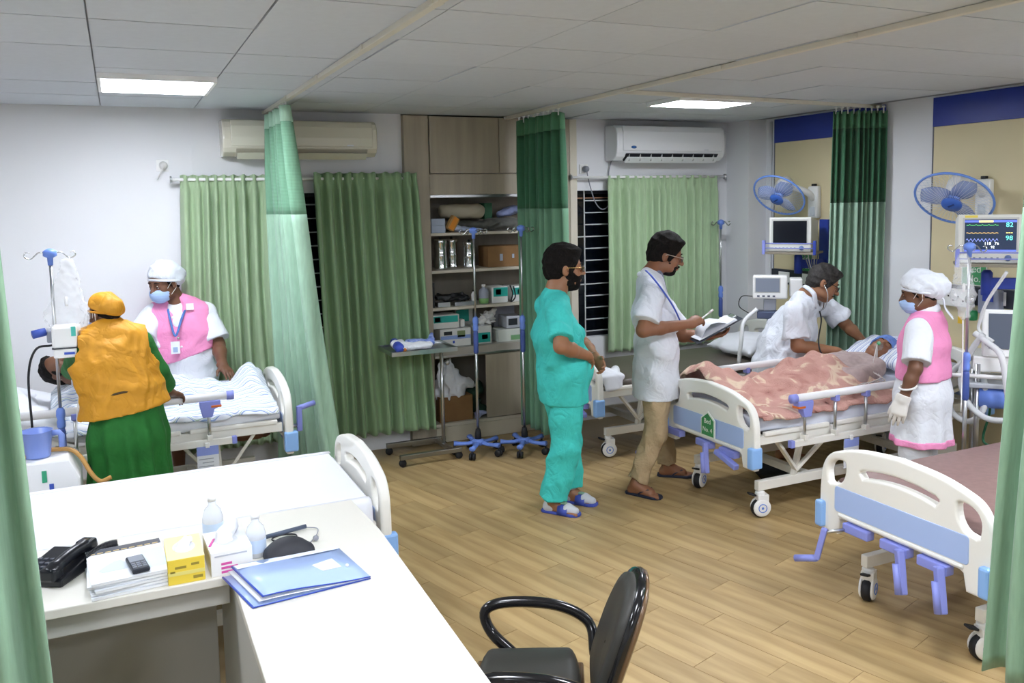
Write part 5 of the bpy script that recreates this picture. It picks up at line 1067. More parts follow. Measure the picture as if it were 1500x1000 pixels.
def drum(label, x, y, h, r):
    t = thing('steel_drum', label, 'canister', (x, y, S2), 0, CB); obj('drum', MB().lathe([(r*.95, 0), (r, .006), (r, .02), (r*.96, .026), (r*.96, h*.44), (r, h*.46), (r*.9, h*.5), (r*.92, h*.84), (r, h*.86), (r, h*.97), (r*.9, h)], 26), M_chrome, t)
    obj('label_strip', MB().lathe([(r*.975, h*.08), (r*.975, h*.42)], 5, Matrix.Rotation(-2.0, 4, 'Z'), caps=False), mat('label_green', '#5f8f6c', .5), t); obj('lid_knob', MB().ball((0, 0, h+.008), .012, 8), M_black, t)
drum('tall steel drum with green label at the left of the second shelf', 2.445, 6.74, .255, .055); drum('steel drum standing in shadow behind the first drum', 2.585, 6.85, .25, .055); drum('steel drum beside the cardboard box on the second shelf', 2.71, 6.76, .225, .052)
bxs('cardboard_box', 'brown cardboard box on the second shelf', 'box', 2.86, 3.2, 6.7, 6.92, S2, S2+.18, M_card, .004, 0, (('label', .32, .4, .3, .62, M_ltb), ('label', .66, .72, .4, .6, M_ltb)))
bxs('picture_frame', 'dark framed card standing at the left of the third shelf', 'frame', 2.335, 2.36, 6.67, 6.85, S3, S3+.21, M_black, .002)
for i, (x, lb) in enumerate(((2.47, 'black mask lying on the steel tray at the left of the third shelf'), (2.60, 'black strap piece in the middle of the third shelf'))):
    soft('black_mask', lb, 'mask', [rc((x-.05, 6.75, S3+.08), (x+.05, 6.74, S3+.065), .035, .03, k=.02), rc((x, 6.72, S3+.05), (x+.07, 6.72, S3+.055), .02, .02, k=.02)], M_black, (x, 6.75, S3+.06), 7+i, .012, .05)
bxs('steel_tray', 'small steel tray at the left of the third shelf', 'tray', 2.39, 2.5, 6.68, 6.82, S3, S3+.04, M_steel); bxs('steel_tray', 'longer steel tray in the middle of the third shelf', 'tray', 2.54, 2.74, 6.68, 6.82, S3, S3+.035, M_steel)
def bottle(label, x, y, z, r, h, m, capm, liquid=None, grp=CB):
    t = thing('bottle', label, 'bottle', (x, y, z), 0, grp); obj('body', MB().lathe([(r*.9, 0), (r, .008), (r, h*.62), (r*.85, h*.74), (r*.38, h*.84), (r*.38, h*.9)], 18), m, t); obj('cap', MB().lathe([(r*.42, h*.88), (r*.42, h), (r*.2, h)], 12), capm, t)
    if liquid: obj('liquid', MB().lathe([(r*1.01, .004), (r*1.01, h*.3)], 18), liquid, t)
bottle('small white bottle with black cap on the third shelf', 2.735, 6.74, S3, .022, .125, M_white, M_black); bottle('grey plastic bottle holding green liquid on the third shelf', 2.82, 6.72, S3, .042, .165, mat('bottle_grey', '#9aa0b0', .3), M_white, mat('liquid_green', '#7fae6b', .3))
bxs('syringe_pump', 'white device with teal front on the third shelf', 'medical device', 2.89, 3.04, 6.7, 6.9, S3, S3+.14, M_dev, .008, 0, (('front_panel', .08, .97, .4, .95, M_tq), ('screen', .22, .55, .5, .85, M_scr)))
bxs('syringe_pump', 'white device with teal front at the right end of the third shelf', 'medical device', 3.08, 3.24, 6.7, 6.9, S3, S3+.135, M_dev, .008, 0, (('front_panel', .03, .7, .45, .9, M_tq), ('screen', .3, .5, .5, .8, M_scr)))
tag(obj('looped_cable', MB().tube(bez([(3.05, 6.68, S3+.15), (3.07, 6.67, S3+.08), (3.05, 6.66, S3+.01), (3.09, 6.66, S3+.05), (3.08, 6.67, S3+.14)], 8), .006, 6), M_tyre), 'black cord looped between the two devices on the third shelf', 'cord', CB)
bxs('monitor_device', 'low white device with two small displays on the counter', 'medical device', 2.40, 2.68, 6.68, 6.9, S4, S4+.155, M_dev, .008, 0, (('front_panel', .02, .98, .42, .62, mat('device_blue', '#8aa4dc', .4)), ('screen', .12, .38, .66, .86, M_scr), ('screen', .55, .8, .5, .86, M_lcd), ('knob', .4, .46, .2, .34, M_lan)))
bxs('syringe_pump', 'teal fronted device stacked on the low white device on the counter', 'medical device', 2.345, 2.58, 6.69, 6.9, S4+.158, S4+.275, M_dev, .008, 0, (('front_panel', .02, .94, .45, .92, M_tq), ('screen', .05, .28, .5, .85, mat('screen_grey', '#76808e', .3))))
bxs('syringe_pump', 'white device with teal screen at the middle of the counter', 'medical device', 2.72, 2.88, 6.7, 6.9, S4, S4+.155, M_dev, .008, 0, (('front_panel', .05, .9, .08, .62, M_tq), ('screen', .4, .75, .25, .52, M_scr)))
bxs('syringe_pump', 'teal topped device tilted at the back of the counter', 'medical device', 2.63, 2.80, 6.92, 7.02, S4, S4+.29, M_dev, .01, 0, (('front_panel', .05, .75, .6, .95, M_tq),))
bxs('adapter', 'small white adapter block on the counter', 'adapter', 2.60, 2.64, 6.72, 6.78, S4+.158, S4+.22, M_white)
soft('plastic_bag', 'white crumpled bag on top of the teal device on the counter', 'bag', [rc((2.80, 6.76, S4+.19), (2.92, 6.78, S4+.24), .04, .05, k=.03), rc((2.76, 6.74, S4+.2), (2.9, 6.74, S4+.175), .02, .02, k=.02)], M_milky, (2.85, 6.76, S4+.2), 11, .014, .05)
bxs('monitor_device', 'grey device with small screen at the right end of the counter', 'medical device', 3.03, 3.2, 6.72, 6.9, S4+.11, S4+.215, mat('device_grey', '#aeb2ba', .4), .008, 0, (('screen', .1, .6, .25, .8, M_scr),))
bxs('carton', 'white and green carton under the grey device at the right of the counter', 'box', 2.94, 3.18, 6.7, 6.92, S4, S4+.105, mat('carton_white', '#c9cfc6', .6), .004, 0, (('green_print', .5, .95, .1, .5, mat('print_green', '#6f9f70', .6)),))
bxs('carton', 'translucent grey carton at the back right of the counter', 'box', 3.0, 3.2, 6.92, 7.02, S4, S4+.3, mat('carton_grey', '#8c919c', .4))
bxs('cardboard_box', 'open brown cardboard box in the lower cabinet', 'box', 2.38, 2.68, 6.68, 6.95, .156, .37, M_card)
soft('plastic_bag', 'big white crumpled plastic bag stuffed in the lower cabinet', 'bag', [rc((2.45, 6.76, .40), (2.5, 6.8, .58), .07, .085, k=.05), rc((2.5, 6.76, .48), (2.70, 6.74, .44), .085, .04, k=.05), rc((2.42, 6.74, .35), (2.58, 6.72, .38), .05, .05, k=.05)], M_sheet, (2.5, 6.76, .45), 13, .02, .08)
soft('green_cloth', 'dark green crumpled cloth behind the cardboard box in the lower cabinet', 'cloth', [rc((2.6, 6.9, .36), (2.78, 6.84, .38), .07, .08, k=.05), rc((2.74, 6.82, .25), (2.8, 6.8, .2), .07, .06, k=.05)], mat('cloth_dkgreen', '#2a4a3a', .8, var=.5, vs=(18, 18, 18)), (2.7, 6.86, .3), 14, .02, .07)
soft('plastic_bag', 'small lilac plastic bag at the bottom of the lower cabinet', 'bag', [rc((2.72, 6.7, .185), (2.77, 6.7, .2), .03, .035, k=.03)], mat('bag_lilac', '#aab4dc', .4), (2.74, 6.7, .19), 15, .01, .05)

# ---------------------------------------------------------------- monitors, fans and other things on the right wall
def monitor(label, c, rz, W, Hh, D, on):
    c = np.asarray(c, float); t = thing('patient_monitor', label, 'monitor', c, rz)      # faces local -Y, base at z=0
    obj('housing', MB().prism([(-D, 0), (-D, Hh), (-D*.8, Hh), (0, Hh*.9), (0, Hh*.05), (-D*.8, 0)], lambda a, b: (-W/2, a, b), lambda a, b: (W/2, a, b)), mat('monitor_cream', '#e6e6e0', .4), t, bevel=.008)
    sw, s0, s1 = W*.40, Hh*.24, Hh*.90
    sc = obj('screen', MB().bx(-sw, sw, -D-.004, -D+.004, s0, s1), mat('monitor_screen_off', '#141821', .15) if not on else mat('monitor_screen_on', '#2c3446', .2, emit='#1c2740', es=.5), t)
    obj('bezel', MB().bx(-sw-.012, sw+.012, -D-.003, -D, s0-.012, s0).bx(-sw-.012, sw+.012, -D-.003, -D, s1, s1+.012).bx(-sw-.012, -sw, -D-.003, -D, s0, s1).bx(sw, sw+.012, -D-.003, -D, s0, s1), mat('bezel_grey', '#c9c9c4', .4), t)['kind'] = 'stuff'
    for i in range(6): obj('button', MB().box((-W*.33+i*W*.09, -D-.002, Hh*.11), (.012, .006, .01)), mat('button_grey', '#9aa0a8', .4), t)
    obj('dial', MB().lathe([(.02, 0), (.018, .016)], 16, Matrix.Translation((W*.28, -D, Hh*.11)) @ Rx), mat('dial_blue', '#6f86b8', .4), t)
    if on:
        E_ = lambda n, h: mat(n, h, .4, emit=h, es=.9); y = -D-.0055
        def wave(nm, z, amp, f, m, x1=.3, sq=0):
            pts = [(-sw+.01+(sw*(1+x1)-.01)*i/60, z+amp*(sin(f*i) if not sq else (1.5*math.exp(-((i % 12)-6)**2/1.5)))) for i in range(61)]
            g = MB(); 
            for (a, b), (c2, d) in zip(pts[:-1], pts[1:]): g.add([(a, y, b-.0016), (c2, y, d-.0016), (c2, y, d+.0016), (a, y, b+.0016)], [(0, 1, 2, 3)])
            obj(nm, g, m, sc)
        h_ = s1-s0
        obj('title_bar', MB().bx(-sw, sw, y, y+.001, s1-.09*h_, s1-.02*h_), E_('scr_navy', '#4a5aa8'), sc); obj('alarm_bar', MB().bx(-sw*.45, sw*.1, y-.0006, y, s1-.085*h_, s1-.03*h_), E_('scr_yellow', '#f0dc78'), sc)
        wave('trace', s0+.82*h_, .004, 1.2, E_('scr_green', '#4fae58'), .3, 1); wave('trace', s0+.58*h_, .0015, .8, E_('scr_amber', '#b99a58')); wave('trace', s0+.36*h_, .008, .9, E_('scr_blue', '#8a98e8'))
        obj('button_bar', MB().bx(-sw, sw, y, y+.001, s0, s0+.06*h_), E_('scr_navy', '#4a5aa8'), sc)
        MX = Matrix(((1, 0, 0), (0, 0, -1), (0, 1, 0)))
        for s_, sz, x, z, m in (('82', .040, .72, .83, E_('scr_cyan', '#63e0d0')), ('98', .040, .72, .42, E_('scr_cyan', '#63e0d0')), ('---', .04, .72, .6, E_('scr_yellow', '#f0dc78')), ('118', .026, -.1, .25, E_('scr_white', '#e6ecf0')), ('76', .026, .25, .25, E_('scr_white', '#e6ecf0')), ('92', .022, .1, .14, E_('scr_white', '#e6ecf0')), ('36.8', .02, -.7, .2, E_('scr_cyan', '#63e0d0'))):
            put_text(s_, sz*W/.36, sc, (x*sw, y-.0006, s0+z*h_), MX, m, 'reading')
        obj('sticker', MB().bx(-W*.40, -W*.2, -D-.002, -D+.001, Hh*.935, Hh*.985), mat('sticker_yellow', '#ecd95a', .5), t)
    return t
M_nav = mat('bracket_blue', '#2f44a4', .4); M_shelfw = mat('tray_wood', '#8c8373', .5)
def mount(label, c, rz, W, D):
    c = np.asarray(c, float); t = thing('monitor_shelf', label, 'wall shelf', c, rz)
    obj('tray', MB().bx(-W/2, W/2, -D, .02, -.018, 0), M_shelfw, t, bevel=.003)
    for s in (-1, 1): obj('end_post', MB().bx(s*W/2-.012, s*W/2+.012, -D-.006, -D+.02, -.02, .10), M_nav if s > 0 else M_blu, t, bevel=.003)
    for z in (.035, .075): obj('guard_rail', MB().tube([(-W/2, -D, z), (W/2, -D, z)], .005, 6), M_blu, t)
    return t
mount('wall tray carrying the dark screened monitor', (5.36, 5.70, 1.535), -1.0, .42, .3); monitor('old white monitor with blank dark screen on the wall tray by the left fan', (5.36, 5.71, 1.537), -1.0, .35, .29, .24, False)
mount('wall tray carrying the lit monitor', (5.28, 3.86, 1.545), -.83, .40, .3); monitor('white patient monitor with lit coloured traces above the right bed', (5.28, 3.87, 1.547), -.83, .37, .315, .22, True)
def bracket(label, pa, pw, zb, zt):
    t = thing('wall_bracket', label, 'bracket', (X1-.012, pw, zb)); o = V3(X1-.012, pw, zb)
    obj('wall_channel', MB().bx(-.035, 0, -.05, .05, 0, zt-zb), M_nav, t, bevel=.004); a = V3(*pa)-o
    obj('swing_arm', MB().beam((-.03, 0, a[2]), tuple(a), .05, .075), M_nav, t, bevel=.006); obj('pivot', MB().lathe([(.035, -.08), (.035, .07), (.02, .09)], 14, Matrix.Translation(a)), M_nav, t)
bracket('blue wall bracket holding the blank monitor tray', (5.33, 5.66, 1.42), 5.60, 1.30, 1.80); bracket('blue wall bracket holding the lit monitor tray', (5.26, 3.84, 1.40), 3.55, 1.2, 1.8)
M_clr = mat('fan_clear', '#dfe8f2', .15, alpha=.55); M_fanb = mat('fan_blue', '#6f97e6', .35); M_cage = mat('cage_wire', '#cdd6e4', .3)
def fan(label, cw, head, n, R=.225):
    cw = np.asarray(cw, float); t = thing('wall_fan', label, 'fan', cw); n = unit(n); h = np.asarray(head, float)-cw
    obj('wall_base', MB().bx(-.05, 0, -.06, .06, -.12, .16), M_white, t, bevel=.015); obj('switch_panel', MB().box((-.052, 0, -.06), (.006, .06, .08)), M_clr, t, bevel=.004); obj('pull_switch', MB().box((-.03, 0, .17), (.03, .04, .02)), M_black, t, bevel=.004)
    obj('arm', MB().tube(bez([V3(-.04, 0, .05), V3(-.12, 0, .11), h-n*.14], 6), .028, 12), M_white, t)
    Rm = Vector(n).to_track_quat('Z', 'Y').to_matrix().to_4x4(); Mx = Matrix.Translation(Vector(h)) @ Rm
    obj('motor', MB().lathe([(.02, -.19), (.06, -.18), (.075, -.12), (.07, -.05), (.05, -.03)], 20, Mx), M_white, t)
    ring = [h+np.array(Rm.to_3x3() @ Vector((R*cos(a), R*sin(a), 0))) for a in np.linspace(0, 2*pi, 41)[:-1]]
    obj('cage_ring', MB().tube(ring, .0085, 8, closed=True), M_fanb, t)
    g = MB(); Q = lambda r, a, z: h+np.array(Rm.to_3x3() @ Vector((r*cos(a), r*sin(a), z)))
    for k in range(44):
        a = 2*pi*k/44
        g.tube([Q(R, a, 0), Q(R*.7, a+.06, .04), Q(R*.25, a+.12, .055)], .0011, 4, caps=False); g.tube([Q(R, a, 0), Q(R*.7, a, -.045), Q(R*.25, a, -.06)], .0011, 4, caps=False)
    o = obj('cage', g, M_cage, t); o['kind'] = 'stuff'
    hb = obj('badge', MB().lathe([(R*.27, .045), (R*.26, .06), (R*.1, .065)], 20, Mx), mat('fan_badge', '#3f6cc8', .35), t); obj('badge_mark', MB().box(Q(0, 0, .0665), (.05, .012, .002), R=Rm.to_3x3() @ Matrix.Rotation(.5, 3, 'Z')), mat('mark_navy', '#223a80', .4), hb)
    obj('blade_hub', MB().lathe([(.038, -.02), (.04, .02), (.02, .03)], 18, Mx), M_fanb, t)
    for k in range(3):
        a0 = 2*pi*k/3+.6; V = []; nr = 8
        for i in range(nr+1):
            r = .035+(R*.86-.035)*i/nr; wd = .030+.05*sin(pi*min(1, i/nr*.8+.1))
            for s in (-1, 0, 1): V.append(Q(r, a0+s*wd/max(r, .06)+.25*i/nr, s*.014))
        obj('blade', MB().add(V, [(i*3+j, i*3+j+1, (i+1)*3+j+1, (i+1)*3+j) for i in range(nr) for j in range(2)], True), mat('blade_blue', '#9db4ee', .2, alpha=.55), t, solid=.003)
vd = lambda p: unit(np.asarray(p, float)-CO)
def facing(p, rx, uy): return unit(-.5*vd(p)+.866*unit(rx*_r+uy*_u))
p1 = pX(1141, 286, 5.22); fan('white wall fan with blue rim and clear blades above the blank monitor', (X1-.012, 5.72, 1.93), p1, facing(p1, -.5, -.87))
p2 = pX(1397, 291, 5.22); fan('white wall fan with blue rim above the lit monitor', (X1-.012, 4.10, 1.94), p2, facing(p2, -.35, -.93), .25)
def bedno(label, y, z):
    t = thing('bed_sign', label, 'sign', (X1-.014, y, z)); obj('plate', MB().bx(-.006, 0, -.10, .10, -.085, .085), M_swhite, t); obj('plate_face', MB().bx(-.008, -.004, -.092, .092, -.077, .077), mat('sign_green2', '#4d9f68', .4), t)
    put_text('Bed', .075, t, (-.0085, 0, .035), FX, M_swhite); put_text('No.', .07, t, (-.0085, 0, -.035), FX, M_swhite); return t
bedno('green wall sign reading Bed No. below the lit monitor', pX(1428, 401, 5.59)[1], pX(1428, 401, 5.59)[2]); bedno('green wall sign reading Bed No. below the blank monitor', pX(1180, 384, 5.59)[1], pX(1180, 384, 5.59)[2])
# grey screened ventilator behind the bending doctor
vt = thing('ventilator', 'small white ventilator with grey screen on a stand behind the bending doctor', 'ventilator', (pY(1128, 415, 5.4)[0], 5.4, 0), -.72)
obj('monitor_head', MB().box((0, 0, 1.275), (.27, .12, .19)), M_white, vt, bevel=.014); obj('screen', MB().box((-.02, -.062, 1.295), (.185, .006, .11)), mat('screen_slate', '#7f8796', .25), vt); obj('bezel', MB().box((-.02, -.060, 1.295), (.2, .004, .125)), mat('bezel_grey', '#c9c9c4', .4), vt)
for i in range(4): obj('button', MB().box((-.09+i*.04, -.063, 1.205), (.02, .006, .014)), mat('button_dark', '#5a6070', .4), vt)
obj('neck', MB().box((0, 0, 1.13), (.1, .08, .1)), M_grey, vt, bevel=.01); obj('side_unit', MB().box((.2, .05, 1.27), (.1, .16, .15)), M_white, vt, bevel=.012); obj('turbine_box', MB().box((-.02, 0, 1.05), (.16, .13, .06)), mat('box_slate', '#4c5570', .4), vt, bevel=.008)
obj('column', MB().tube([(0, 0, .1), (0, 0, 1.05)], .025, 12), M_steel, vt); obj('foot', MB().box((0, 0, .07), (.4, .06, .04)).box((0, 0, .07), (.06, .4, .04)), M_grey, vt, bevel=.006)
obj('breathing_hose', MB().tube(bez([V3(-.1, -.06, 1.1), V3(-.2, -.1, 1.0), V3(-.22, -.12, .85), V3(-.24, -.1, .66)], 8), .016, 10), M_milky, vt); obj('sensor_lead', MB().tube(bez([V3(-.13, -.03, 1.2), V3(-.22, -.06, 1.2), V3(-.24, -.06, 1.12), V3(-.16, -.05, 1.06)], 8), .004, 6), M_tyre, vt)
wc = thing('cable_bundle', 'loose white cables hanging below the blank monitor tray', 'cable', (5.36, 5.62, 1.5)); 
for k in range(5): obj('lead', MB().tube(bez([V3(-.1+.04*k, -.1, .02), V3(-.06+.02*k, -.12, -.1), V3(.02+.03*k, -.1, -.2+.02*k), V3(.1, -.06-.02*k, -.27)], 6), .0045, 6), M_white if k % 2 else M_grey, wc)
# ventilator with hoses between the beds at the right
v2 = thing('ventilator', 'white ventilator with tilted dark screen and corrugated hoses by the right curtain', 'ventilator', (5.12, 3.55, 0), -.85)
obj('screen_case', MB().box((0, -.1, 1.12), (.36, .07, .30), R=Matrix.Rotation(-.25, 3, 'X')), M_white, v2, bevel=.012); obj('screen', MB().box((.0, -.135, 1.14), (.29, .01, .22), R=Matrix.Rotation(-.25, 3, 'X')), mat('screen_slate2', '#5a6070', .2), v2)
obj('main_unit', MB().box((0, .02, .93), (.46, .34, .10)), M_white, v2, bevel=.012); obj('lower_shelf', MB().box((0, .0, .80), (.5, .4, .03)), mat('shelf_grey', '#b8bcc2', .4), v2, bevel=.006); obj('side_bar', MB().tube([(-.4, -.2, .86), (.25, -.2, .86)], .014, 8), M_white, v2)
for x in (-.2, .2):
    for y in (-.15, .15): obj('leg', MB().tube([(x, y, .07), (x, y, .93)], .016, 10), M_steel, v2); obj('wheel', MB().ball((x, y, .04), .04, 8, (1, .5, 1)), M_tyre, v2)
obj('canister', MB().lathe([(.07, -.09), (.075, 0), (.07, .09)], 18, Matrix.Translation((-.1, -.12, .72)) @ Matrix.Rotation(pi/2, 4, 'Y')), M_bluebase, v2); obj('base_plate', MB().box((0, 0, .1), (.5, .4, .03)), M_grey, v2)
v2o = V3(5.12, 3.55, 0); Rz = np.array(Matrix.Rotation(.85, 3, 'Z'))
M_hose = mat('hose_white', '#e6e8ea', .25, alpha=.9)
def hose(pts, X, r=.019):
    P = [Rz @ (pX(x, y, X)-v2o) for x, y in pts]; P = bez(P, 14); P = P[::1]; rr = [r*(1+.05*(-1)**i) for i in range(len(P))]
    obj('breathing_hose', MB().tube(P, rr, 12), M_hose, v2)
hose([(1428, 488), (1447, 502), (1466, 520), (1474, 560), (1478, 610), (1468, 616), (1440, 610), (1415, 585), (1408, 545), (1425, 510), (1440, 490)], 4.86)
hose([(1425, 520), (1395, 545), (1387, 575), (1396, 605), (1420, 617), (1440, 600), (1443, 570), (1440, 548)], 4.9); hose([(1455, 500), (1435, 485), (1436, 468), (1447, 440), (1475, 398)], 4.9, .010)
obj('green_hose', MB().tube(bez([Rz @ (pX(x, y, 5.05)-v2o) for x, y in ((1446, 560), (1450, 600), (1440, 640), (1448, 652), (1470, 656))], 8), .008, 8), mat('hose_green', '#2f6a4c', .4), v2)
hm_ = thing('flowmeter', 'oxygen flowmeter with green base on the dark wall trunking', 'flowmeter', (X1-.06, pX(1428, 440, 5.54)[1], pX(1428, 450, 5.54)[2]))
obj('tube', MB().lathe([(.02, -.02), (.022, .12), (.012, .16)], 14, Matrix.Translation((-.03, 0, 0))), M_clear, hm_); obj('gauge', MB().lathe([(.035, 0), (.035, .03)], 18, Matrix.Translation((-.03, 0, .06)) @ Matrix.Rotation(-pi/2, 4, 'Y')), M_chrome, hm_); obj('bottle', MB().lathe([(.035, -.09), (.04, -.08), (.04, -.03), (.03, -.02)], 16, Matrix.Translation((-.03, 0, 0))), mat('flow_green', '#2f8f5a', .3), hm_); obj('tag', MB().box((-.03, .09, -.1), (.006, .035, .05)), mat('tag_yellow', '#eec23c', .5), hm_)
pz_ = pX(1395, 435, 5.55); wo_ = thing('wall_outlet_box', 'white outlet panel on the trunking behind the white capped nurse', 'socket', pz_); obj('panel', MB().box((0, 0, 0), (.03, .28, .13)), M_white, wo_, bevel=.006)
for i in range(6): obj('socket_hole', MB().box((-.016, -.1+i*.04, -.02+.03*(i % 2)), (.004, .012, .012)), M_tyre, wo_)
gb = pX(1452, 442, 5.53); t = thing('suction_regulator', 'grey regulator box on the trunking left of the right curtain', 'regulator', gb); obj('body', MB().box((0, 0, 0), (.07, .16, .17)), mat('reg_grey', '#8d93a6', .35), t, bevel=.01); obj('face', MB().box((-.037, 0, .03), (.004, .08, .05)), M_nav, t)
# ---------------------------------------------------------------- suction unit and mug between the left beds
M_ivory = mat('unit_white', '#f0f1f2', .4)
sx = thing('suction_unit', 'white suction unit with brown hose standing between the two left beds', 'suction unit', (-.40, 4.90, 0)); sx.scale = (1, 1, 1.08)
obj('cabinet', MB().prism([(-.16, .2), (.16, .2), (.16, .6), (.11, .7), (-.16, .7)], lambda a, b: (a, -.13, b), lambda a, b: (a, .14, b)), M_ivory, sx, bevel=.012); obj('mark', MB().bx(-.01, .012, -.134, -.128, .60, .655), mat('mark_green', '#3aa37a', .5), sx); obj('blue_mark', MB().bx(.02, .04, -.134, -.128, .56, .59), M_lan, sx)
for x in (-.12, .12): obj('leg', MB().tube([(x, -.1, .03), (x, -.1, .2)], .014, 8), M_steel, sx); obj('leg', MB().tube([(x, .1, .03), (x, .1, .2)], .014, 8), M_steel, sx)
obj('hose', MB().tube(bez([V3(-.19, -.14, .62), V3(-.15, -.1, .70), V3(-.02, -.02, .72), V3(.1, 0, .715), V3(.16, -.03, .68), V3(.21, -.08, .6), V3(.25, -.09, .56), V3(.3, -.1, .575)], 8), .011, 8), mat('hose_tan', '#b98c4c', .4), sx); obj('power_cord', MB().tube(bez([V3(-.02, .02, .715), V3(.1, .03, .715), V3(.165, .02, .66), V3(.21, -.02, .6)], 8), .006, 6), M_tyre, sx)
mg = thing('mug', 'periwinkle blue plastic mug standing on the white suction unit', 'mug', (-.43, 4.87, .756)); M_mug = mat('mug_blue', '#8096d8', .3)
obj('cup', MB().lathe([(.02, .004), (.056, .002), (.06, .01), (.072, .135), (.077, .138), (.069, .132), (.057, .02), (.02, .012)], 28, caps=False), M_mug, mg); obj('handle', MB().tube([(.065, 0, .115), (.1, 0, .118), (.112, 0, .1), (.112, 0, .04)], .011, 8, flat=1.4), M_mug, mg); obj('spout', MB().prism([(-.064, -.025), (-.098, 0), (-.064, .025)], lambda a, b: (a, b, .115), lambda a, b: (a, b, .138)), M_mug, mg)

# ---------------------------------------------------------------- desk and the things on it
M_desk = mat('desk_white', '#dcd9d0', .4); M_deskg = mat('desk_side', '#b9b8b2', .5)
DZ = .77
dk = thing('desk', 'white L-shaped desk in the foreground', 'desk', (.2, 2.9, 0)); o_ = (.2, 2.9)
def dpart(n, x0, x1, y0, y1, z0, z1, m, b=.004): obj(n, MB().bx(x0-.2, x1-.2, y0-2.9, y1-2.9, z0, z1), m, dk, bevel=b)
dpart('desktop', -.62, .285, 2.915, 3.46, DZ-.032, DZ, M_desk); g = MB(); poly = [(.085, -1.3), (.60, -1.3), (.645, .18), (.63, .56), (.085, .56)]
g.prism(poly, lambda a, b: (a, b, DZ-.032), lambda a, b: (a, b, DZ)); obj('return_top', g, M_desk, dk, bevel=.004)
dpart('front_panel', -.60, .27, 3.40, 3.42, .05, DZ-.032, M_deskg); dpart('apron', -.60, .28, 2.95, 2.97, DZ-.11, DZ-.032, M_deskg); dpart('side_panel', .29, .31, 1.62, 3.40, .0, DZ-.032, M_deskg); dpart('side_panel', .77, .79, 1.62, 3.42, .0, DZ-.032, M_deskg); dpart('end_panel', .31, .77, 1.62, 1.64, 0, DZ-.032, M_deskg); dpart('leg_panel', -.6, -.575, 2.95, 3.42, 0, DZ-.032, M_deskg)
M_pbk = mat('phone_black', '#14161c', .3)
ph = thing('desk_telephone', 'black desk telephone at the left end of the desk', 'telephone', (-.25, 3.2, DZ), -.55)
obj('base', MB().prism([(-.10, 0), (.11, 0), (.11, .055), (-.10, .028)], lambda a, b: (-.085, a, b), lambda a, b: (.085, a, b)), M_pbk, ph, bevel=.008)
for i in range(3):
    for j in range(4): obj('key', MB().box((-.06+i*.022, -.07+j*.024, .040+.0035*j), (.014, .012, .008)), mat('key_grey', '#4a4e58', .4), ph)
hs = obj('handset', MB().tube(bez([V3(.045, -.11, .045), V3(.05, -.05, .064), V3(.05, .05, .07), V3(.045, .125, .055)], 6), [.026]*5+[.021]*9+[.026]*5, 12), M_pbk, ph); obj('handset_end', MB().box((.045, -.09, .045), (.055, .055, .045)), M_pbk, hs, bevel=.01); obj('handset_end', MB().box((.045, .10, .06), (.055, .055, .05)), M_pbk, hs, bevel=.01); obj('paper_strip', MB().box((-.05, -.088, .036), (.06, .02, .003)), M_sheet, ph)
a = pz(127, 828, .80); b = pz(172, 806, .80); c0 = V3(-.25, 3.2, DZ)
cc = [a+(b-a)*i/160+V3(0, .0, .0)+V3(0, .01, .02)+.013*V3(0, cos(i*.9), sin(i*.9))+V3(0, .03*sin(i/160*pi), .0) for i in range(161)]
t = tag(obj('coiled_cord', MB().tube([p-a for p in cc], .0042, 5), M_pbk, None, a), 'coiled black telephone cord behind the magazine stack', 'cord')
tag(obj('phone_cable', MB().tube(bez([V3(-.33, 3.08, DZ+.004), V3(-.4, 3.02, DZ+.004), V3(-.5, 2.99, DZ+.004)], 6), .003, 6), M_pbk), 'thin black cable running left from the telephone', 'cable')
mgz = ['bottom magazine of the stack on the desk', 'second magazine from the bottom of the stack', 'middle magazine of the stack, slightly turned', 'second magazine from the top of the stack', 'top magazine with a photo of a white bird and a dark masthead']
mc = V3(-.035, 3.075, DZ)
def page_mat(): return mat('page_white', '#e9ebee', .5)
for i, lb in enumerate(mgz):
    z = DZ+.011*i; rz = (.10, .06, .12, .03, .085)[i]; t = thing('magazine', lb, 'magazine', (mc[0]+.004*(i % 3), mc[1]+.005*(i % 2), z+.0005), rz, 'magazines stacked on the desk')
    obj('pages', MB().box((0, 0, .005), (.235, .30, .0095)), page_mat(), t, bevel=.002); obj('cover', MB().box((0, 0, .0103), (.238, .302, .001)), mat('cover_pale%d' % (i % 2), ('#dfe3ea', '#e8eaf0')[i % 2], .3), t)
    if i == 4:
        obj('masthead', MB().box((0, .126, .0111), (.236, .046, .0006)), mat('masthead_grey', '#3a404c', .4), t)
        for k in range(9): obj('print_line', MB().box((-.1+.025*k, .110+.001*(k % 2), .0115), (.018, .008, .0004)), mat('print_gold', '#c9b27a', .5), t)
        obj('sky_picture', MB().box((.08, -.02, .0111), (.07, .17, .0005)), mat('picture_sky', '#cfe2f4', .4), t)
        obj('bird_picture', MB().prism([(-.07, -.03), (-.05, .0), (-.02, .03), (.0, .035), (.01, .01), (.03, -.0), (.03, -.05), (-.06, -.05)], lambda a, b: (a-.02, b-.02, .0108), lambda a, b: (a-.02, b-.02, .0114)), mat('picture_bird', '#c6d0da', .4), t)
zt = DZ+.055+.0015
mp = thing('mobile_phone', 'dark keypad mobile phone lying on the magazine stack', 'phone', (.0, 3.0, zt), .16); obj('body', MB().box((0, 0, .008), (.055, .13, .016)), mat('mobile_dark', '#20242e', .3), mp, bevel=.006); obj('screen', MB().box((0, .03, .0165), (.045, .05, .001)), mat('mobile_screen', '#8a909c', .15), mp)
for i in range(3):
    for j in range(3): obj('key', MB().box((-.016+.016*i, -.012-.016*j, .0168), (.012, .010, .002)), mat('key_silver', '#6f7684', .35), mp)
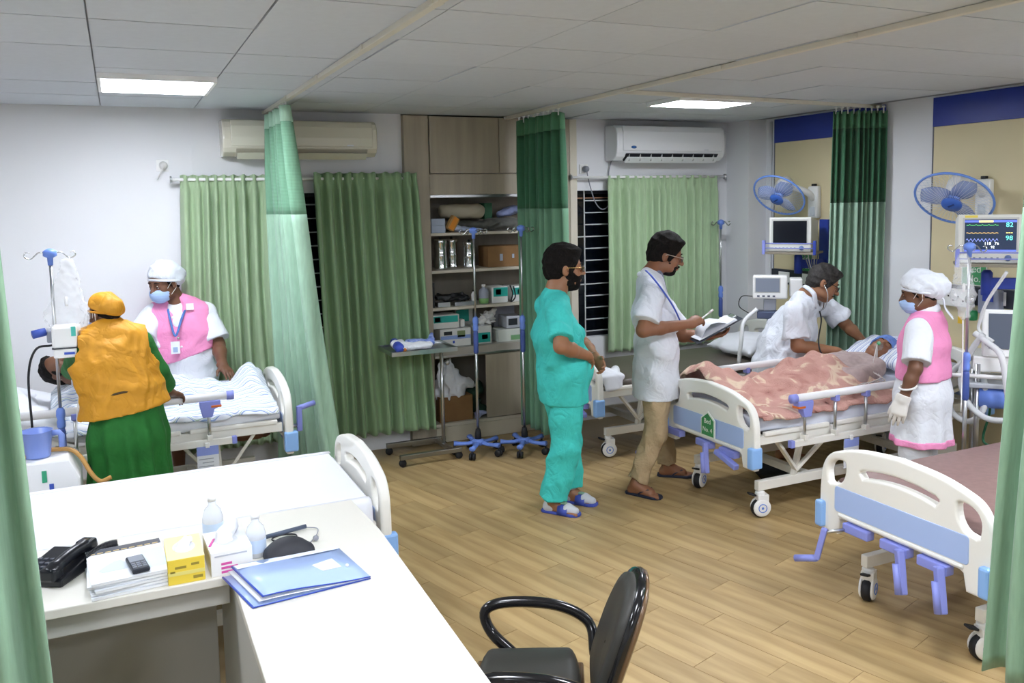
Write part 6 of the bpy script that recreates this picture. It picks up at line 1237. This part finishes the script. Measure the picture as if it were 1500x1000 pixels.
M_yel, M_yel2 = mat('tissue_yellow', '#ecd04a', .5), mat('tissue_yellow_light', '#f8e9a0', .5)
def tissue(label, c, rz, W, D, Hh, m_side, m_top, deco):
    t = thing('tissue_box', label, 'tissue box', c, rz); obj('carton', MB().bx(-W/2, W/2, -D/2, D/2, 0, Hh-.001), m_side, t, bevel=.002); obj('top', MB().bx(-W/2, W/2, -D/2, D/2, Hh-.001, Hh), m_top, t)
    obj('opening', MB().lathe([(.001, 0), (.036, .0)], 20, Matrix.Translation((0, .0, Hh+.0006)) @ Matrix.Diagonal((1, 1.5, 1, 1)), caps=False), mat('opening_grey', '#d5d8dc', .6), t)
    obj('tissue', sdf('tissue', [rc((-.02, -.02, Hh+.0), (.02, .025, Hh+.012), .014, .012, k=.02), rc((.0, .0, Hh), (.005, .01, Hh+.02), .02, .01, k=.02)], .004, disp=wrinkle(.004, 5, .03)), M_sheet, t)
    for (n_, x0, x1, z0, z1, mm) in deco: obj(n_, MB().bx(x0, x1, -D/2-.0008, -D/2+.0005, z0, z1), mm, t)
    return t
M_prt = mat('print_olive', '#9c8b3a', .5); M_mag = mat('print_magenta', '#d85aa4', .5)
tissue('yellow tissue box between the magazines and the white tissue box', (.145, 3.03, DZ), .0, .115, .21, .085, M_yel, M_yel2, [('print_mark', -.035, .0, .052, .06, M_prt), ('print_mark', .015, .04, .058, .066, M_prt), ('print_mark', -.05, -.035, .04, .046, M_prt), ('print_mark', .02, .05, .012, .022, M_prt), ('light_band', -.057, .057, .03, .042, mat('tissue_band', '#e6d97e', .5))])
t = tissue('white tissue box with magenta stripes right of the yellow one', (.285, 3.03, DZ), .04, .135, .20, .083, M_white, M_sheet, [('print_title', -.055, .05, .066, .071, mat('print_grey2', '#b9bcc4', .5)), ('stripe', -.035, .0, .036, .044, M_mag), ('stripe', -.035, .018, .022, .030, M_mag), ('stripe', -.035, .035, .008, .016, M_mag)])
obj('pulled_tissue', sdf('tissue2', [rc((-.01, .0, .083), (.02, .05, .11), .035, .025, k=.03), rc((.01, .03, .1), (.04, .07, .095), .025, .015, k=.02)], .005, disp=wrinkle(.007, 15, .04)), M_sheet, t); obj('magenta_edge', MB().tube([(-.062, -.04, .085), (-.04, .02, .087)], .004, 6, flat=.4), M_mag, t)
M_bot = mat('bottle_clear', '#eef2f8', .15, alpha=.7)
def sbottle(label, x, y, r, h):
    t = thing('bottle', label, 'bottle', (x, y, DZ), 0, 'clear plastic bottles on the desk'); obj('body', MB().lathe([(r*.92, 0), (r, .006), (r, h*.5), (r*.8, h*.68), (r*.36, h*.8), (r*.36, h*.9)], 20), M_bot, t); obj('label', MB().lathe([(r*1.01, h*.12), (r*1.01, h*.42)], 20, caps=False), mat('label_paleblue', '#c6d9f2', .4), t); obj('cap', MB().lathe([(r*.42, h*.88), (r*.42, h), (r*.3, h)], 14), M_white, t)
sbottle('clear plastic bottle with pale label right of the white tissue box', .385, 3.05, .035, .155); sbottle('clear plastic bottle half hidden behind the white tissue box', .262, 3.27, .037, .17)
rd = thing('torch_pen', 'dark slim penlight with a looped cord behind the blue folder', 'penlight', (.5, 3.19, DZ+.01)); obj('barrel', MB().tube([(-.07, -.02, .004), (.09, .02, .004)], .0085, 8), mat('slate', '#4a5568', .4), rd); obj('cord_loop', MB().tube([V3(.0+.045*cos(a), -.035+.03*sin(a), -.004) for a in np.linspace(0, 2*pi, 24)[:-1]], .003, 6, closed=True), M_pbk, rd); obj('wire', MB().tube(bez([V3(.09, .02, .0), V3(.13, .0, -.005), V3(.11, -.07, -.005), V3(.08, -.12, -.005)], 6), .002, 6), M_grey, rd); obj('bead', MB().ball((.1, -.115, .004), .011, 8), M_grey, rd)
tag(obj('black_cap', sdf('cuff', [rc((.42, 2.99, DZ+.012), (.56, 2.995, DZ+.012), .02, .018, w=(0, 1, 0), q=2.4, k=.03), el((.485, 3.0, DZ+.03), (.065, .05, .035), k=.03)], .005, cuts=(pl((0, 0, DZ+.001), (0, 0, -1)),), org=(.49, 3, DZ)), mat('cap_black', '#2c2d33', .6), None, (.49, 3, DZ)), 'domed black fabric case half under the blue folder', 'case')  # soft black cap lying domed on the desk
fd = thing('folder', 'light blue plastic file folder with a white label at the desk corner', 'folder', (.5, 2.79, DZ+.002)); M_fold, M_foldd = mat('folder_blue', '#a9c0ec', .3), mat('folder_edge', '#2c48a8', .35)
q = lambda x, y: (x-.5, y-2.79)
quad = [q(.285, 2.905), q(.345, 2.635), q(.695, 2.675), q(.655, 2.97)]
for k, (dx, z) in enumerate(((-.03, .002), (-.012, .018), (0, .032))):
    V = []; 
    for i in range(9):
        for j in range(2):
            u = i/8; a_ = np.array(quad[0])*(1-u)+np.array(quad[3])*u; b_ = np.array(quad[1])*(1-u)+np.array(quad[2])*u; p = a_ if j == 0 else b_; V.append((p[0]+dx*(1-u), p[1]-.006*k*0, z*(1-u*.8)+.006*sin(u*5)*(1-u)*k/2))
    F_ = [(2*i, 2*i+1, 2*i+3, 2*i+2) for i in range(8)]; o = obj('cover' if k == 2 else 'inner_sheet', MB().add(V, F_, True), M_fold if k != 1 else M_sheet, fd, solid=.002)
    if k != 1: obj('edge', MB().tube([V3(*V[0])+V3(0, 0, .0), V3(*V[1])], .0035, 6), M_foldd, o); obj('edge', MB().tube([V3(*V[2*i+1]) for i in range(9)], .0022, 6), M_foldd, o)
L_ = lambda x, y, z: (q(x, y)[0], q(x, y)[1], z)
obj('label', MB().add([L_(.535, 2.83, .0165), L_(.56, 2.77, .0165), L_(.625, 2.785, .012), L_(.61, 2.865, .012)], [(0, 1, 2, 3)]), M_sheet, fd, solid=.002); obj('stud', MB().ball(L_(.645, 2.785, .0125), .006, 8), M_white, fd); obj('spine_strip', MB().add([L_(.29, 2.90, .036), L_(.298, 2.868, .0365), L_(.653, 2.945, .0105), L_(.655, 2.968, .0105)], [(0, 1, 2, 3)]), mat('strip_pale', '#dfe7f7', .3), fd, solid=.0015)

# ---------------------------------------------------------------- office chair
M_blk = mat('chair_black', '#121215', .18, coat=.4); M_pad = mat('chair_pad', '#34332f', .5); M_shell = mat('chair_shell_reflection', '#6a5138', .25, coat=.4)  # shell brown is a reflection on the glossy black, put into the base colour
ch = thing('office_chair', 'glossy black office chair tucked at the desk in the foreground', 'chair', (1.14, 2.37, 0), math.atan2(.47, -.88)); ch.scale = (.92, .92, .97)   # local +X is the way it faces
def leaf(x0, th, w, y_off):
    V = []; n = 18
    for s in (0, 1):
        V.append(None)
    return V
def backrest(off, sc, name, m, th):
    outl = [(.19*sc*math.copysign(abs(cos(a))**.75, cos(a)), .27*sc*math.copysign(abs(sin(a))**.8, sin(a))) for a in np.linspace(0, 2*pi, 37)[:-1]]; V = []
    rings = (0, .5, .85, 1)
    def P(y, z, d): 
        zz = .615+z*.86; x = -.22-.36*(zz-.5)-.25*max(0, .5-zz)+.55*y*y*.9+d; return (x, y, zz)
    for f, d in ((1, off), (.0, off)):
        pass
    g = MB(); n = len(outl); V = []
    for r in rings:
        for y, z in outl: V.append(P(y*max(r, .02), z*max(r, .02), off+(.012 if r < 1 else 0)))
    for r in rings:
        for y, z in outl: V.append(P(y*max(r, .02), z*max(r, .02), off-th+(-.01 if r < 1 else 0)))
    F_ = []; R_ = len(rings)
    for k in range(R_-1):
        for i in range(n): j = (i+1) % n; F_.append((k*n+i, k*n+j, (k+1)*n+j, (k+1)*n+i)); o = R_*n; F_.append((o+k*n+j, o+k*n+i, o+(k+1)*n+i, o+(k+1)*n+j))
    for i in range(n): j = (i+1) % n; F_.append(((R_-1)*n+i, (R_-1)*n+j, R_*n+(R_-1)*n+j, R_*n+(R_-1)*n+i))
    g.add(V, F_, True); return obj(name, g, m, ch)
backrest(0, .93, 'back_pad', M_pad, .03); backrest(-.024, 1.0, 'backrest', M_blk, .022); backrest(-.048, .97, 'back_shell', M_shell, .012)
obj('seat', sdf('seat', [rc((-.12, 0, .47), (.16, 0, .475), .045, .04, w=(0, 1, 0), q=5, k=.03)], .012), M_pad, ch); obj('seat_shell', MB().box((0.02, 0, .425), (.4, .42, .02)), M_shell, ch, bevel=.01)
for s in (-1, 1): obj('armrest', MB().tube(bez([V3(-.22, s*.19, .47), V3(-.20, s*.25, .56), V3(-.08, s*.265, .615), V3(.10, s*.265, .625), V3(.19, s*.26, .595), V3(.17, s*.25, .52), V3(.08, s*.22, .45)], 6), .02, 10, flat=1.1), M_blk, ch)
obj('gas_column', MB().lathe([(.028, .1), (.028, .3), (.02, .3), (.02, .42)], 14), M_chrome, ch)
for k in range(5):
    a = 2*pi*k/5; d = V3(cos(a), sin(a), 0); l = obj('base_leg', MB().tube([d*.02+V3(0, 0, .12), d*.28+V3(0, 0, .075)], [.028, .018], 10), M_chrome, ch); obj('wheel', MB().ball(d*.28+V3(0, 0, .032), .031, 10, (1, .7, 1)), M_tyre, l)

bs = thing('basin', 'black round rubber basin lying under the pink blanket bed', 'basin', (*pz(1140, 694, .03)[:2], 0))
obj('bowl', MB().lathe([(.02, .006), (.13, .004), (.17, .05), (.178, .06), (.165, .056), (.125, .014), (.02, .012)], 26, caps=False), M_tyre, bs)
